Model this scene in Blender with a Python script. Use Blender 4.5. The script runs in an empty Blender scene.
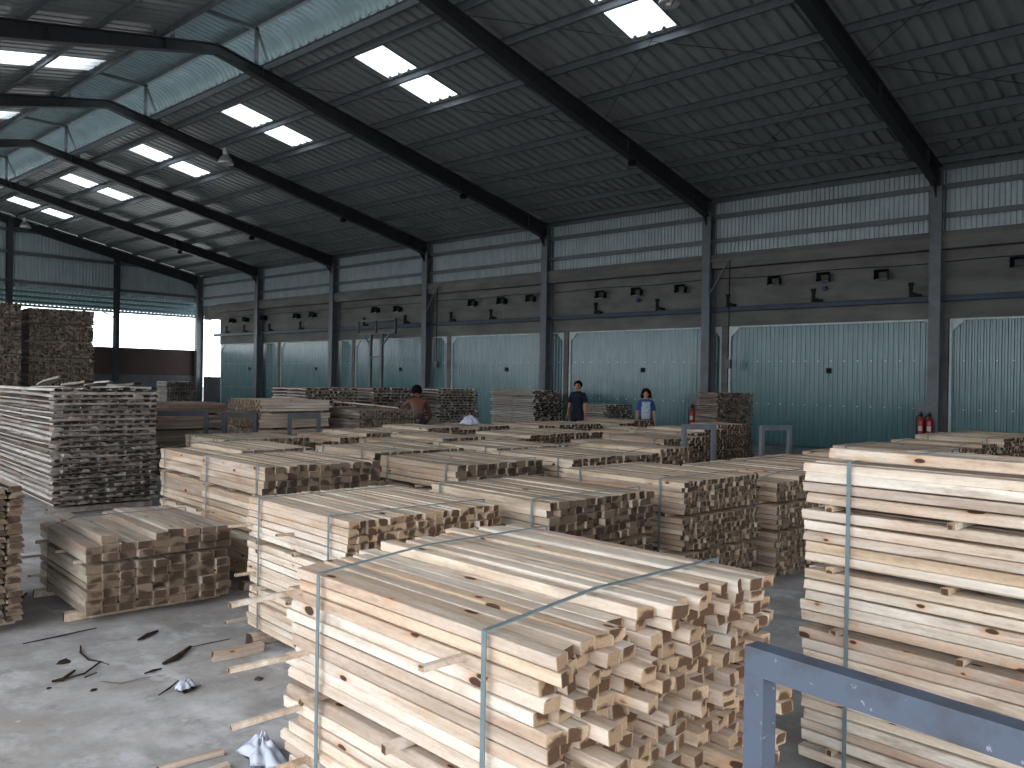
import bpy, math, random
from mathutils import Vector, Matrix

random.seed(11)
SC = bpy.context.scene
COL = SC.collection
PI = math.pi
R = math.radians

# ------------------------------------------------------------------ helpers
class MB:
    """collects shapes into one mesh"""
    def __init__(self):
        self.v = []; self.f = []; self.m = []; self.uv = {}
    def add(self, verts, faces, mat=0):
        o = len(self.v)
        self.v += [tuple(p) for p in verts]
        for f in faces:
            self.f.append(tuple(i + o for i in f)); self.m.append(mat)
        return self
    def box(self, x0, x1, y0, y1, z0, z1, mat=0):
        vs = [(x0,y0,z0),(x1,y0,z0),(x1,y1,z0),(x0,y1,z0),(x0,y0,z1),(x1,y0,z1),(x1,y1,z1),(x0,y1,z1)]
        return self.add(vs, [(0,3,2,1),(4,5,6,7),(0,1,5,4),(1,2,6,5),(2,3,7,6),(3,0,4,7)], mat)
    def bar(self, p, q, w, h, mat=0, up=(0,0,1)):
        """rectangular bar from p to q"""
        p = Vector(p); q = Vector(q); d = (q - p).normalized()
        u = Vector(up)
        if abs(d.dot(u)) > .95: u = Vector((1,0,0))
        s = d.cross(u).normalized() * (w/2); t = s.cross(d).normalized() * (h/2)
        vs = [p-s-t, p+s-t, p+s+t, p-s+t, q-s-t, q+s-t, q+s+t, q-s+t]
        return self.add(vs, [(0,1,2,3),(7,6,5,4),(0,4,5,1),(1,5,6,2),(2,6,7,3),(3,7,4,0)], mat)
    def tube(self, pts, r, n=8, mat=0, caps=True):
        pts = [Vector(p) for p in pts]
        rs = r if isinstance(r, (list, tuple)) else [r]*len(pts)
        rings = []
        ref = None
        for i, p in enumerate(pts):
            d = (pts[min(i+1, len(pts)-1)] - pts[max(i-1, 0)]).normalized()
            if ref is None:
                ref = d.cross(Vector((0,0,1)))
                if ref.length < .1: ref = d.cross(Vector((1,0,0)))
            a = (ref - d*ref.dot(d)).normalized(); b = d.cross(a); ref = a
            rings.append([p + (a*math.cos(2*PI*k/n) + b*math.sin(2*PI*k/n))*rs[i] for k in range(n)])
        vs = [q for ring in rings for q in ring]
        fs = []
        for i in range(len(pts)-1):
            for k in range(n):
                k2 = (k+1) % n
                fs.append((i*n+k, i*n+k2, (i+1)*n+k2, (i+1)*n+k))
        if caps:
            fs.append(tuple(range(n-1, -1, -1))); fs.append(tuple((len(pts)-1)*n+k for k in range(n)))
        return self.add(vs, fs, mat)
    def lathe(self, prof, n=16, mat=0, c=(0,0,0)):
        vs = []; fs = []
        for (r, z) in prof:
            for k in range(n):
                vs.append((c[0]+r*math.cos(2*PI*k/n), c[1]+r*math.sin(2*PI*k/n), c[2]+z))
        for i in range(len(prof)-1):
            for k in range(n):
                k2 = (k+1) % n
                fs.append((i*n+k, i*n+k2, (i+1)*n+k2, (i+1)*n+k))
        fs.append(tuple(range(n-1, -1, -1))); fs.append(tuple((len(prof)-1)*n+k for k in range(n)))
        return self.add(vs, fs, mat)
    def prism(self, poly, a, b, axis='y', mat=0):
        """extrude a 2-D polygon between a and b along an axis"""
        n = len(poly)
        def P(u, w, t):
            return {'y': (u, t, w), 'x': (t, u, w), 'z': (u, w, t)}[axis]
        vs = [P(u, w, a) for u, w in poly] + [P(u, w, b) for u, w in poly]
        fs = [tuple(range(n)), tuple(range(2*n-1, n-1, -1))]
        for k in range(n):
            k2 = (k+1) % n
            fs.append((k, k+n, k2+n, k2))
        return self.add(vs, fs, mat)
    def mesh(self, name, mats, smooth=False):
        me = bpy.data.meshes.new(name)
        me.from_pydata(self.v, [], self.f)
        for m in (mats if isinstance(mats, (list, tuple)) else [mats]): me.materials.append(m)
        if any(self.m): me.polygons.foreach_set('material_index', self.m)
        if smooth: me.polygons.foreach_set('use_smooth', [True]*len(self.f))
        me.update()
        return me
    def build(self, name, mats, parent=None, loc=None, rot=None, smooth=False):
        o = bpy.data.objects.new(name, self.mesh(name, mats, smooth))
        COL.objects.link(o)
        if parent: o.parent = parent
        if loc: o.location = loc
        if rot: o.rotation_euler = rot
        return o

def fix_normals(me):
    import bmesh
    bm = bmesh.new(); bm.from_mesh(me)
    bmesh.ops.recalc_face_normals(bm, faces=bm.faces)
    bm.to_mesh(me); bm.free()

def tag(o, label, cat, group=None, kind=None):
    o['label'] = label; o['category'] = cat
    if group: o['group'] = group
    if kind: o['kind'] = kind
    return o
def struct(o, label=None, cat=None, group=None):
    o['kind'] = 'structure'
    if label: o['label'] = label
    if cat: o['category'] = cat
    if group: o['group'] = group
    return o
def empty(name, loc, rz=0):
    o = bpy.data.objects.new(name, None); COL.objects.link(o)
    o.location = loc; o.rotation_euler = (0, 0, rz); o.empty_display_size = .1
    return o
def put(name, me, parent=None, loc=(0,0,0), rot=(0,0,0)):
    o = bpy.data.objects.new(name, me); COL.objects.link(o)
    o.parent = parent; o.location = loc; o.rotation_euler = rot
    return o
def copy_tree(o, parent=None):
    c = o.copy(); COL.objects.link(c); c.parent = parent
    for ch in list(o.children): copy_tree(ch, c)
    return c

# ------------------------------------------------------------------ materials
def srgb(r, g, b):
    f = lambda c: (c/255/12.92) if c/255 <= .04045 else ((c/255+.055)/1.055)**2.4
    return (f(r), f(g), f(b), 1)

def newmat(name):
    m = bpy.data.materials.new(name); m.use_nodes = True
    nt = m.node_tree; nt.nodes.clear()
    out = nt.nodes.new('ShaderNodeOutputMaterial')
    b = nt.nodes.new('ShaderNodeBsdfPrincipled')
    nt.links.new(b.outputs[0], out.inputs[0])
    return m, nt, b, out

def N(nt, typ, **kw):
    n = nt.nodes.new(typ)
    for k, v in kw.items():
        if k in n.inputs.keys(): n.inputs[k].default_value = v
        else: setattr(n, k, v)
    return n
def math_(nt, op, a, b=None, c=None):
    n = nt.nodes.new('ShaderNodeMath'); n.operation = op
    for i, x in enumerate((a, b, c)):
        if x is None: continue
        if isinstance(x, (int, float)): n.inputs[i].default_value = x
        else: nt.links.new(x, n.inputs[i])
    return n.outputs[0]
def ramp(nt, fac, stops, interp='LINEAR'):
    n = nt.nodes.new('ShaderNodeValToRGB'); cr = n.color_ramp; cr.interpolation = interp
    while len(cr.elements) > 1: cr.elements.remove(cr.elements[-1])
    cr.elements[0].position = stops[0][0]; cr.elements[0].color = stops[0][1]
    for p, c in stops[1:]:
        e = cr.elements.new(p); e.color = c
    nt.links.new(fac, n.inputs[0])
    return n.outputs[0]
def mix(nt, fac, a, b, mode='MIX'):
    n = nt.nodes.new('ShaderNodeMix'); n.data_type = 'RGBA'; n.blend_type = mode
    for s, x in ((n.inputs[0], fac), (n.inputs[6], a), (n.inputs[7], b)):
        if isinstance(x, (int, float)): s.default_value = x
        elif isinstance(x, tuple): s.default_value = x
        else: nt.links.new(x, s)
    return n.outputs[2]
def mapping(nt, vec, scale=(1,1,1), loc=None):
    n = nt.nodes.new('ShaderNodeMapping'); n.inputs['Scale'].default_value = scale
    if loc is not None: n.inputs['Location'].default_value = loc
    nt.links.new(vec, n.inputs[0])
    return n.outputs[0]
def noise(nt, vec, scale, detail=3, rough=.55):
    n = N(nt, 'ShaderNodeTexNoise'); n.inputs['Scale'].default_value = scale
    n.inputs['Detail'].default_value = detail; n.inputs['Roughness'].default_value = rough
    nt.links.new(vec, n.inputs['Vector'])
    return n.outputs['Fac']
def bump(nt, b, h, strength=.3, dist=.01):
    n = N(nt, 'ShaderNodeBump'); n.inputs['Strength'].default_value = strength; n.inputs['Distance'].default_value = dist
    nt.links.new(h, n.inputs['Height']); nt.links.new(n.outputs[0], b.inputs['Normal'])

def rnd_socket(nt):
    oi = N(nt, 'ShaderNodeObjectInfo'); g = N(nt, 'ShaderNodeNewGeometry')
    s = math_(nt, 'ADD', oi.outputs['Random'], g.outputs['Random Per Island'])
    return math_(nt, 'FRACT', s)

def wood_side(name, tones, knot=.5, grain=.28, dirty=.0):
    """sawn face: cream boards with grain, brown streaks and knots, a tone of its own for each board"""
    m, nt, b, _ = newmat(name)
    r = rnd_socket(nt)
    tc = N(nt, 'ShaderNodeTexCoord')
    off = N(nt, 'ShaderNodeCombineXYZ')
    nt.links.new(math_(nt, 'MULTIPLY', r, 37.), off.inputs[0]); nt.links.new(math_(nt, 'MULTIPLY', r, 91.), off.inputs[1]); nt.links.new(math_(nt, 'MULTIPLY', r, 53.), off.inputs[2])
    add = N(nt, 'ShaderNodeVectorMath', operation='ADD')
    nt.links.new(tc.outputs['Object'], add.inputs[0]); nt.links.new(off.outputs[0], add.inputs[1])
    co = add.outputs[0]
    k = len(tones)
    base = ramp(nt, r, [(i/(k-1), t) for i, t in enumerate(tones)])
    streak = noise(nt, mapping(nt, co, (26, 1.6, 26)), 1., 4, .6)
    g = ramp(nt, streak, [(.32, (1-grain, 1-grain*1.12, 1-grain*1.25, 1)), (.62, (1, 1, 1, 1))])
    c = mix(nt, 1., base, g, 'MULTIPLY')
    patch = noise(nt, mapping(nt, co, (7, 1.3, 7)), 1., 3, .55)
    pm = ramp(nt, patch, [(.52, (0,0,0,1)), (.75, (1,1,1,1))])
    c = mix(nt, math_(nt, 'MULTIPLY', pm, .6), c, srgb(180, 140, 112))
    fine = noise(nt, mapping(nt, co, (60, 22, 60)), 1.5, 3, .65)
    c = mix(nt, .4, c, ramp(nt, fine, [(.3, (.70,.67,.64,1)), (.55, (1.06,1.05,1.04,1))]), 'MULTIPLY')
    blot = noise(nt, mapping(nt, co, (14, 2.6, 14), (3.,1.,5.)), 1., 5, .65)
    c = mix(nt, math_(nt, 'MULTIPLY', ramp(nt, blot, [(.56, (0,0,0,1)), (.66, (1,1,1,1))]), .45), c, srgb(128, 104, 86))
    pale = noise(nt, mapping(nt, co, (9, 1.1, 9), (8.,2.,1.)), 1., 3, .5)
    c = mix(nt, math_(nt, 'MULTIPLY', ramp(nt, pale, [(.55, (0,0,0,1)), (.7, (1,1,1,1))]), .35), c, srgb(226, 220, 212))
    # knots
    vo = N(nt, 'ShaderNodeTexVoronoi'); vo.inputs['Scale'].default_value = 1.; vo.inputs['Randomness'].default_value = 1.
    nt.links.new(mapping(nt, co, (13, 6.0, 13)), vo.inputs['Vector'])
    sep = N(nt, 'ShaderNodeSeparateColor'); nt.links.new(vo.outputs['Color'], sep.inputs[0])
    pick = math_(nt, 'LESS_THAN', sep.outputs[0], knot)
    size = math_(nt, 'MULTIPLY_ADD', sep.outputs[1], .15, .02)
    wob = math_(nt, 'MULTIPLY_ADD', streak, .22, -.11)
    d = math_(nt, 'SUBTRACT', math_(nt, 'ADD', vo.outputs['Distance'], wob), size)
    km = math_(nt, 'MULTIPLY', ramp(nt, d, [(.0, (1,1,1,1)), (.035, (0,0,0,1))]), pick)
    ring = math_(nt, 'MULTIPLY', ramp(nt, d, [(.0, (.55,.55,.55,1)), (.22, (0,0,0,1))]), pick)
    c = mix(nt, ring, c, srgb(190, 140, 98))
    c = mix(nt, km, c, srgb(74, 52, 40))
    if dirty:
        dn = noise(nt, mapping(nt, co, (4, .9, 4)), 1., 4, .65)
        c = mix(nt, math_(nt, 'MULTIPLY', ramp(nt, dn, [(.42, (0,0,0,1)), (.66, (1,1,1,1))]), dirty), c, srgb(92, 80, 72))
    nt.links.new(c, b.inputs['Base Color'])
    b.inputs['Roughness'].default_value = .82; b.inputs['Specular IOR Level'].default_value = .25
    bump(nt, b, math_(nt, 'ADD', streak, math_(nt, 'MULTIPLY', fine, .5)), .25, .004)
    return m

def wood_end(name, pale, mid, dark, heart=.5):
    """sawn end: pale sapwood, half-round dark heart, rings; uses the cap UVs"""
    m, nt, b, _ = newmat(name)
    r = rnd_socket(nt)
    uv = N(nt, 'ShaderNodeUVMap'); uv.uv_map = 'cap'
    off = N(nt, 'ShaderNodeCombineXYZ')
    nt.links.new(math_(nt, 'MULTIPLY_ADD', math_(nt, 'FRACT', math_(nt, 'MULTIPLY', r, 7.3)), .9, -.45), off.inputs[0])
    nt.links.new(math_(nt, 'MULTIPLY_ADD', math_(nt, 'FRACT', math_(nt, 'MULTIPLY', r, 13.7)), 1.5, -.75), off.inputs[1])
    sub = N(nt, 'ShaderNodeVectorMath', operation='SUBTRACT')
    nt.links.new(uv.outputs[0], sub.inputs[0]); nt.links.new(off.outputs[0], sub.inputs[1])
    ln = N(nt, 'ShaderNodeVectorMath', operation='LENGTH'); nt.links.new(sub.outputs[0], ln.inputs[0])
    off2 = N(nt, 'ShaderNodeVectorMath', operation='SCALE'); off2.inputs['Scale'].default_value = 31.
    nt.links.new(off.outputs[0], off2.inputs[0])
    ad = N(nt, 'ShaderNodeVectorMath', operation='ADD'); nt.links.new(uv.outputs[0], ad.inputs[0]); nt.links.new(off2.outputs[0], ad.inputs[1])
    nz = noise(nt, ad.outputs[0], 3.2, 3, .6)
    d = math_(nt, 'ADD', ln.outputs[1], math_(nt, 'MULTIPLY_ADD', nz, .4, -.2))
    rr = math_(nt, 'FRACT', math_(nt, 'MULTIPLY', r, 29.1))
    lim = math_(nt, 'MULTIPLY_ADD', rr, .5, heart)
    hm = ramp(nt, math_(nt, 'SUBTRACT', lim, d), [(.0, (0,0,0,1)), (.16, (1,1,1,1))])
    base = mix(nt, math_(nt, 'FRACT', math_(nt, 'MULTIPLY', r, 17.9)), pale, mid)
    c = mix(nt, hm, base, dark)
    su = N(nt, 'ShaderNodeSeparateXYZ'); nt.links.new(uv.outputs[0], su.inputs[0])
    ed = math_(nt, 'MAXIMUM', math_(nt, 'ABSOLUTE', su.outputs[0]), math_(nt, 'ABSOLUTE', su.outputs[1]))
    c = mix(nt, ramp(nt, ed, [(.40, (0,0,0,1)), (.47, (.55,.55,.55,1))]), c, tuple(min(1., v*1.25) for v in pale[:3])+(1,))
    rings = math_(nt, 'SINE', math_(nt, 'MULTIPLY', d, 42.))
    c = mix(nt, .3, c, ramp(nt, rings, [(.0, (.72,.70,.68,1)), (1., (1,1,1,1))]), 'MULTIPLY')
    c = mix(nt, .45, c, ramp(nt, noise(nt, ad.outputs[0], 6., 3, .6), [(.3, (.62,.6,.58,1)), (.62, (1.08,1.06,1.04,1))]), 'MULTIPLY')
    nt.links.new(c, b.inputs['Base Color'])
    b.inputs['Roughness'].default_value = .9; b.inputs['Specular IOR Level'].default_value = .15
    return m

def plain(name, col, rough=.6, metal=0., var=.25, scale=6., spec=.4, stretch=(1,1,1), bmp=0.):
    m, nt, b, _ = newmat(name)
    tc = N(nt, 'ShaderNodeTexCoord')
    n = noise(nt, mapping(nt, tc.outputs['Object'], stretch), scale, 4, .6)
    c = mix(nt, 1., col, ramp(nt, n, [(.3, (1-var, 1-var, 1-var, 1)), (.7, (1+var*.4, 1+var*.4, 1+var*.4, 1))]), 'MULTIPLY')
    nt.links.new(c, b.inputs['Base Color'])
    b.inputs['Roughness'].default_value = rough; b.inputs['Metallic'].default_value = metal
    b.inputs['Specular IOR Level'].default_value = spec
    if bmp: bump(nt, b, n, bmp, .01)
    return m

def worn_paint(name, col, rust, amount=.5):
    m, nt, b, _ = newmat(name)
    tc = N(nt, 'ShaderNodeTexCoord')
    n = noise(nt, tc.outputs['Object'], 7., 5, .65)
    n2 = noise(nt, mapping(nt, tc.outputs['Object'], (1,1,1)), 38., 3, .7)
    c = mix(nt, ramp(nt, n, [(.45, (0,0,0,1)), (.68, (amount,amount,amount,1))]), col, rust)
    c = mix(nt, ramp(nt, n2, [(.66, (0,0,0,1)), (.70, (.5,.5,.5,1))]), c, srgb(172, 172, 178))
    nt.links.new(c, b.inputs['Base Color'])
    b.inputs['Roughness'].default_value = .5; b.inputs['Specular IOR Level'].default_value = .5
    return m

def floor_mat():
    m, nt, b, _ = newmat('concrete_floor')
    tc = N(nt, 'ShaderNodeTexCoord'); P = tc.outputs['Object']
    n1 = noise(nt, P, .8, 6, .65); n2 = noise(nt, P, 3.2, 5, .65); n3 = noise(nt, P, 24., 4, .7)
    c = ramp(nt, n1, [(.3, srgb(138,134,130)), (.5, srgb(162,159,157)), (.7, srgb(184,182,182))])
    c = mix(nt, .7, c, ramp(nt, n2, [(.3, (.78,.77,.76,1)), (.62, (1.08,1.08,1.08,1))]), 'MULTIPLY')
    c = mix(nt, .55, c, ramp(nt, n3, [(.3, (.82,.81,.80,1)), (.65, (1.06,1.06,1.06,1))]), 'MULTIPLY')
    dust = noise(nt, mapping(nt, P, (1.4, .8, 1)), 1.9, 6, .68)
    c = mix(nt, ramp(nt, dust, [(.52, (0,0,0,1)), (.64, (.6,.6,.6,1))]), c, srgb(208,207,209))
    brn = noise(nt, mapping(nt, P, (1,1,1), (7.,3.,0)), .9, 4, .6)
    c = mix(nt, ramp(nt, brn, [(.52, (0,0,0,1)), (.68, (.6,.6,.6,1))]), c, srgb(146,133,121))
    drk = noise(nt, mapping(nt, P, (1,1,1), (17.,5.,0)), 5., 5, .7)
    c = mix(nt, ramp(nt, drk, [(.56, (0,0,0,1)), (.70, (.6,.6,.6,1))]), c, srgb(116,112,109))
    # small pale chips of wood dust
    vo = N(nt, 'ShaderNodeTexVoronoi'); vo.inputs['Scale'].default_value = 9.; nt.links.new(P, vo.inputs['Vector'])
    sp = N(nt, 'ShaderNodeSeparateColor'); nt.links.new(vo.outputs['Color'], sp.inputs[0])
    cm = math_(nt, 'MULTIPLY', math_(nt, 'LESS_THAN', vo.outputs['Distance'], .13), math_(nt, 'LESS_THAN', sp.outputs[0], .12))
    c = mix(nt, math_(nt, 'MULTIPLY', cm, .6), c, srgb(205,198,188))
    nt.links.new(c, b.inputs['Base Color']); b.inputs['Roughness'].default_value = .72
    b.inputs['Specular IOR Level'].default_value = .3
    bump(nt, b, math_(nt, 'ADD', n2, math_(nt, 'MULTIPLY', n3, .4)), .25, .01)
    return m

def brick_mat():
    m, nt, b, _ = newmat('brick')
    tc = N(nt, 'ShaderNodeTexCoord')
    br = N(nt, 'ShaderNodeTexBrick'); br.inputs['Scale'].default_value = 4.5
    br.inputs['Color1'].default_value = srgb(70,50,46); br.inputs['Color2'].default_value = srgb(60,45,43); br.inputs['Mortar'].default_value = srgb(74,66,62)
    br.inputs['Mortar Size'].default_value = .02
    mp = N(nt, 'ShaderNodeMapping'); mp.inputs['Rotation'].default_value = (PI/2, 0, 0)
    nt.links.new(tc.outputs['Object'], mp.inputs[0]); nt.links.new(mp.outputs[0], br.inputs['Vector'])
    n = noise(nt, tc.outputs['Object'], 2., 4, .6)
    c = mix(nt, .6, br.outputs['Color'], ramp(nt, n, [(.3,(.7,.7,.7,1)),(.7,(1.05,1.05,1.05,1))]), 'MULTIPLY')
    nt.links.new(c, b.inputs['Base Color']); b.inputs['Roughness'].default_value = .9
    return m

def door_mat():
    m, nt, b, _ = newmat('teal_sheet')
    tc = N(nt, 'ShaderNodeTexCoord'); P = tc.outputs['Object']
    n = noise(nt, mapping(nt, P, (1, 4., .35)), 2.4, 4, .6)
    c = ramp(nt, n, [(.3, srgb(58,96,97)), (.7, srgb(72,114,116))])
    n2 = noise(nt, mapping(nt, P, (1, 2, 2)), 1.1, 4, .6)
    c = mix(nt, .5, c, ramp(nt, n2, [(.3,(.8,.8,.8,1)),(.7,(1.1,1.1,1.1,1))]), 'MULTIPLY')
    nt.links.new(c, b.inputs['Base Color'])
    b.inputs['Roughness'].default_value = .24; b.inputs['Metallic'].default_value = 0.; b.inputs['Specular IOR Level'].default_value = .65
    w = noise(nt, mapping(nt, P, (1, 3., .9)), 1.6, 2, .5)
    bump(nt, b, w, .5, .02)
    return m

def translucent_mat(name, col):
    m = bpy.data.materials.new(name); m.use_nodes = True
    nt = m.node_tree; nt.nodes.clear()
    out = nt.nodes.new('ShaderNodeOutputMaterial')
    t = nt.nodes.new('ShaderNodeBsdfTranslucent'); t.inputs[0].default_value = col
    d = nt.nodes.new('ShaderNodeBsdfDiffuse'); d.inputs[0].default_value = col
    tc = N(nt, 'ShaderNodeTexCoord')
    c = mix(nt, 1., col, ramp(nt, noise(nt, tc.outputs['Object'], 3., 3), [(.3,(.88,.88,.88,1)),(.7,(1,1,1,1))]), 'MULTIPLY')
    nt.links.new(c, t.inputs[0])
    mx = nt.nodes.new('ShaderNodeMixShader'); mx.inputs[0].default_value = .15
    nt.links.new(t.outputs[0], mx.inputs[1]); nt.links.new(d.outputs[0], mx.inputs[2]); nt.links.new(mx.outputs[0], out.inputs[0])
    return m

FRESH = [srgb(218,204,188), srgb(228,219,206), srgb(194,172,151), srgb(222,207,189), srgb(182,165,150), srgb(213,196,179), srgb(206,182,156), srgb(226,213,196)]
MIDW = [srgb(196,178,156), srgb(210,196,176), srgb(172,150,128), srgb(202,184,164), srgb(158,142,126), srgb(192,174,158), srgb(206,188,164)]
GREYW = [srgb(176,162,147), srgb(198,186,172), srgb(156,140,125), srgb(188,174,158), srgb(146,134,123)]
SLABW = [srgb(192,188,182), srgb(212,208,202), srgb(158,150,142), srgb(200,194,186), srgb(132,124,116)]
OLDW = [srgb(124,112,100), srgb(146,133,119), srgb(104,93,84), srgb(132,119,106)]
M = {}
M['fresh'] = wood_side('sawn_wood_fresh', FRESH, .62, .36)
M['mid'] = wood_side('sawn_wood', MIDW, .45, .36)
M['grey'] = wood_side('sawn_wood_dusty', GREYW, .22, .26, .25)
M['slab'] = wood_side('weathered_slab', SLABW, .20, .34, .35)
M['old'] = wood_side('old_wood', OLDW, .2, .3, .3)
M['fresh_end'] = wood_end('end_grain_fresh', srgb(184,159,131), srgb(150,124,98), srgb(92,70,54), .44)
M['mid_end'] = wood_end('end_grain', srgb(122,106,90), srgb(96,83,71), srgb(68,56,48), .30)
M['grey_end'] = wood_end('end_grain_brown', srgb(134,116,98), srgb(108,92,78), srgb(84,69,58), .40)
M['slab_end'] = wood_end('end_grain_slab', srgb(150,140,130), srgb(84,75,68), srgb(40,35,32), .34)
M['old_end'] = wood_end('end_grain_old', srgb(132,119,106), srgb(104,92,82), srgb(70,61,54), .28)
M['bark'] = plain('bark', srgb(58,48,42), .95, 0, .5, 30., .1, (1,.3,1), .5)
M['strap'] = plain('plastic_strap', srgb(108,121,124), .55, 0, .15, 20., .3)
M['strap_dark'] = plain('plastic_strap_dark', srgb(84,90,94), .45, 0, .2, 20., .5)
M['floor'] = floor_mat()
M['ground'] = plain('yard_ground', srgb(168,164,158), .9, 0, .2, 1., .2)
M['steel'] = plain('painted_steel', srgb(98,104,108), .5, 0, .25, 4., .4)
M['steel_dark'] = plain('painted_rafter', srgb(50,55,59), .5, 0, .25, 4., .4)
M['galv'] = plain('galvanised_purlin', srgb(92,99,103), .5, .15, .22, 5., .5)
M['roof'] = plain('roof_sheet', srgb(158,164,166), .38, .35, .2, 2., .5, (.6,3,1))
M['monitor'] = plain('monitor_sheet', srgb(142,162,164), .4, .2, .2, 2., .45)
M['cladding'] = plain('wall_sheet', srgb(172,184,188), .5, .1, .15, 2., .4)
M['door'] = door_mat()
M['trim'] = plain('pale_trim', srgb(190,200,202), .5, .2, .2, 8., .5)
M['concrete'] = plain('bare_concrete', srgb(112,111,107), .9, 0, .35, 1.3, .2, (1,.6,2.2), .3)
M['plaster'] = plain('grey_plaster', srgb(88,90,94), .9, 0, .25, 1.5, .2)
M['brick'] = brick_mat()
M['canopy'] = plain('canopy_sheet', srgb(78,108,114), .5, .2, .2, 2., .4)
M['skylight'] = translucent_mat('skylight_sheet', (.86,.9,.92,1))
M['rail'] = plain('blue_rail', srgb(52,64,78), .5, .2, .3, 3., .4)
M['black'] = plain('black_metal', srgb(20,21,23), .7, 0, .3, 8., .2)
M['lampmetal'] = plain('reflector_metal', srgb(196,198,198), .35, .6, .15, 8., .5)
M['lampglass'] = plain('lamp_glass', srgb(60,64,64), .15, 0, .1, 8., .5)
M['bluebit'] = plain('blue_fitting', srgb(58,60,120), .4, 0, .2, 8., .5)
M['trestle'] = worn_paint('worn_blue_paint', srgb(76,84,99), srgb(60,56,58), .85)
M['red'] = plain('red_enamel', srgb(150,24,26), .3, 0, .2, 10., .5)
M['paper'] = plain('label_paper', srgb(206,200,186), .7, 0, .1, 10., .3)
M['plastic'] = plain('clear_film', srgb(186,190,202), .25, 0, .25, 9., .5)
M['lilac'] = plain('lilac_cloth', srgb(196,192,216), .8, 0, .2, 7., .2)
M['skin'] = plain('skin', srgb(172,124,100), .55, 0, .12, 9., .35)
M['skin_tan'] = plain('skin_tanned', srgb(104,68,55), .5, 0, .15, 9., .35)
M['hair'] = plain('black_hair', srgb(14,12,13), .8, 0, .3, 30., .1)
M['navy'] = plain('navy_cloth', srgb(30,34,48), .85, 0, .25, 8., .2)
M['trousers'] = plain('dark_trousers', srgb(40,36,44), .85, 0, .25, 8., .2)
M['purple_cloth'] = plain('purple_brown_cloth', srgb(66,50,62), .85, 0, .25, 8., .2)
M['blue_cloth'] = plain('blue_cloth', srgb(52,76,128), .85, 0, .2, 8., .2)
M['white_cloth'] = plain('pale_print_cloth', srgb(176,186,202), .85, 0, .5, 22., .2)
M['sole'] = plain('sandal', srgb(50,44,42), .8, 0, .2, 8., .2)
M['eye'] = plain('eye', srgb(30,26,26), .2, 0, .1, 8., .5)
M['lips'] = plain('lips', srgb(128,72,66), .5, 0, .1, 8., .4)
M['leaf'] = plain('tree_leaf', srgb(132,164,92), .6, 0, .4, 3., .3)
M['trunk'] = plain('tree_trunk', srgb(120,104,90), .9, 0, .3, 8., .2)

# ------------------------------------------------------------------ the hall
XR, XL, XC = 21.2, -2.4, 9.4
Y0, Y1 = -6.2, 41.8
FR = [-6.2, -.2, 5.82, 11.83, 17.85, 23.8, 29.8, 35.85, 41.75]       # frames
SL = .2
def zroof(x): return 7.02 + (XR - x)*SL if x >= XC else 7.02 + (x - XL)*SL

# floor and yard
f = MB(); f.box(XL-.2, 21.9, Y0-.2, Y1+.2, -.25, 0)
struct(f.build('floor', M['floor']), 'grey dusty concrete floor of the timber hall', 'floor')
g = MB(); g.box(-90, 110, -80, 140, -.6, -.26)
struct(g.build('ground', M['ground']), 'pale open yard outside the hall', 'ground')

def rib_profile(a, b, pitch, h, duty=.45, ramp_=.12):
    """list of (pos, height) of a trapezoid sheet"""
    out = []; x = a
    while x < b - 1e-6:
        p = min(pitch, b-x)
        out += [(x, 0), (x+p*(1-duty-2*ramp_), 0), (x+p*(1-duty-ramp_), h), (x+p*(1-ramp_), h)]
        x += p
    out.append((b, 0))
    return out

# roof sheets with holes for the skylights
SKY = {'r': [(11.33, 12.48), (12.66, 13.78)], 'l': [(5.55, 6.72), (6.92, 8.02)]}
sky_y = []
for i in range(len(FR)-1):
    c = FR[i] + 3.13
    sky_y.append((c-.5, c+.5))
def roof_slope(side):
    xs = ([10.62, 11.33, 12.48, 12.66, 13.78, 16.2, 18.8, 21.75] if side == 'r' else [-2.95, .2, 2.8, 5.55, 6.72, 6.92, 8.02, 8.18])
    prof = []
    y = Y0-.3
    edges = [Y0-.3]
    for a, b in sky_y: edges += [a, b]
    edges.append(Y1+.3)
    mb = MB(); panels = []
    for e in range(len(edges)-1):
        a, b = edges[e], edges[e+1]
        is_sky = e % 2 == 1
        n = max(1, round((b-a)/.3)); pr = rib_profile(a, b, (b-a)/n, .06, .22, .08)
        for j in range(len(xs)-1):
            xa, xb = xs[j], xs[j+1]
            vs = [(xa, p, zroof(xa)+h) for p, h in pr] + [(xb, p, zroof(xb)+h) for p, h in pr]
            k = len(pr)
            fs = [(q, q+1, k+q+1, k+q) for q in range(k-1)]
            if is_sky and (xa, xb) in SKY[side]: panels.append((vs, fs))
            else: mb.add(vs, fs)
    return mb, panels
wn = 0
for side in ('r', 'l'):
    mb, panels = roof_slope(side)
    o = mb.build('ceiling', M['roof'])
    struct(o, 'ribbed metal roof slope over the %s' % ('kiln doors' if side == 'r' else 'open yard side'), 'roof')
    sd = o.modifiers.new('s', 'SOLIDIFY'); sd.thickness = .012; sd.offset = 1
    for vs, fs in panels:
        wn += 1
        p = MB().add(vs, fs).build('window_%d' % wn, M['skylight'])
        struct(p, 'translucent skylight sheet in the ribbed roof', 'skylight', 'roof skylight sheets')

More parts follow.
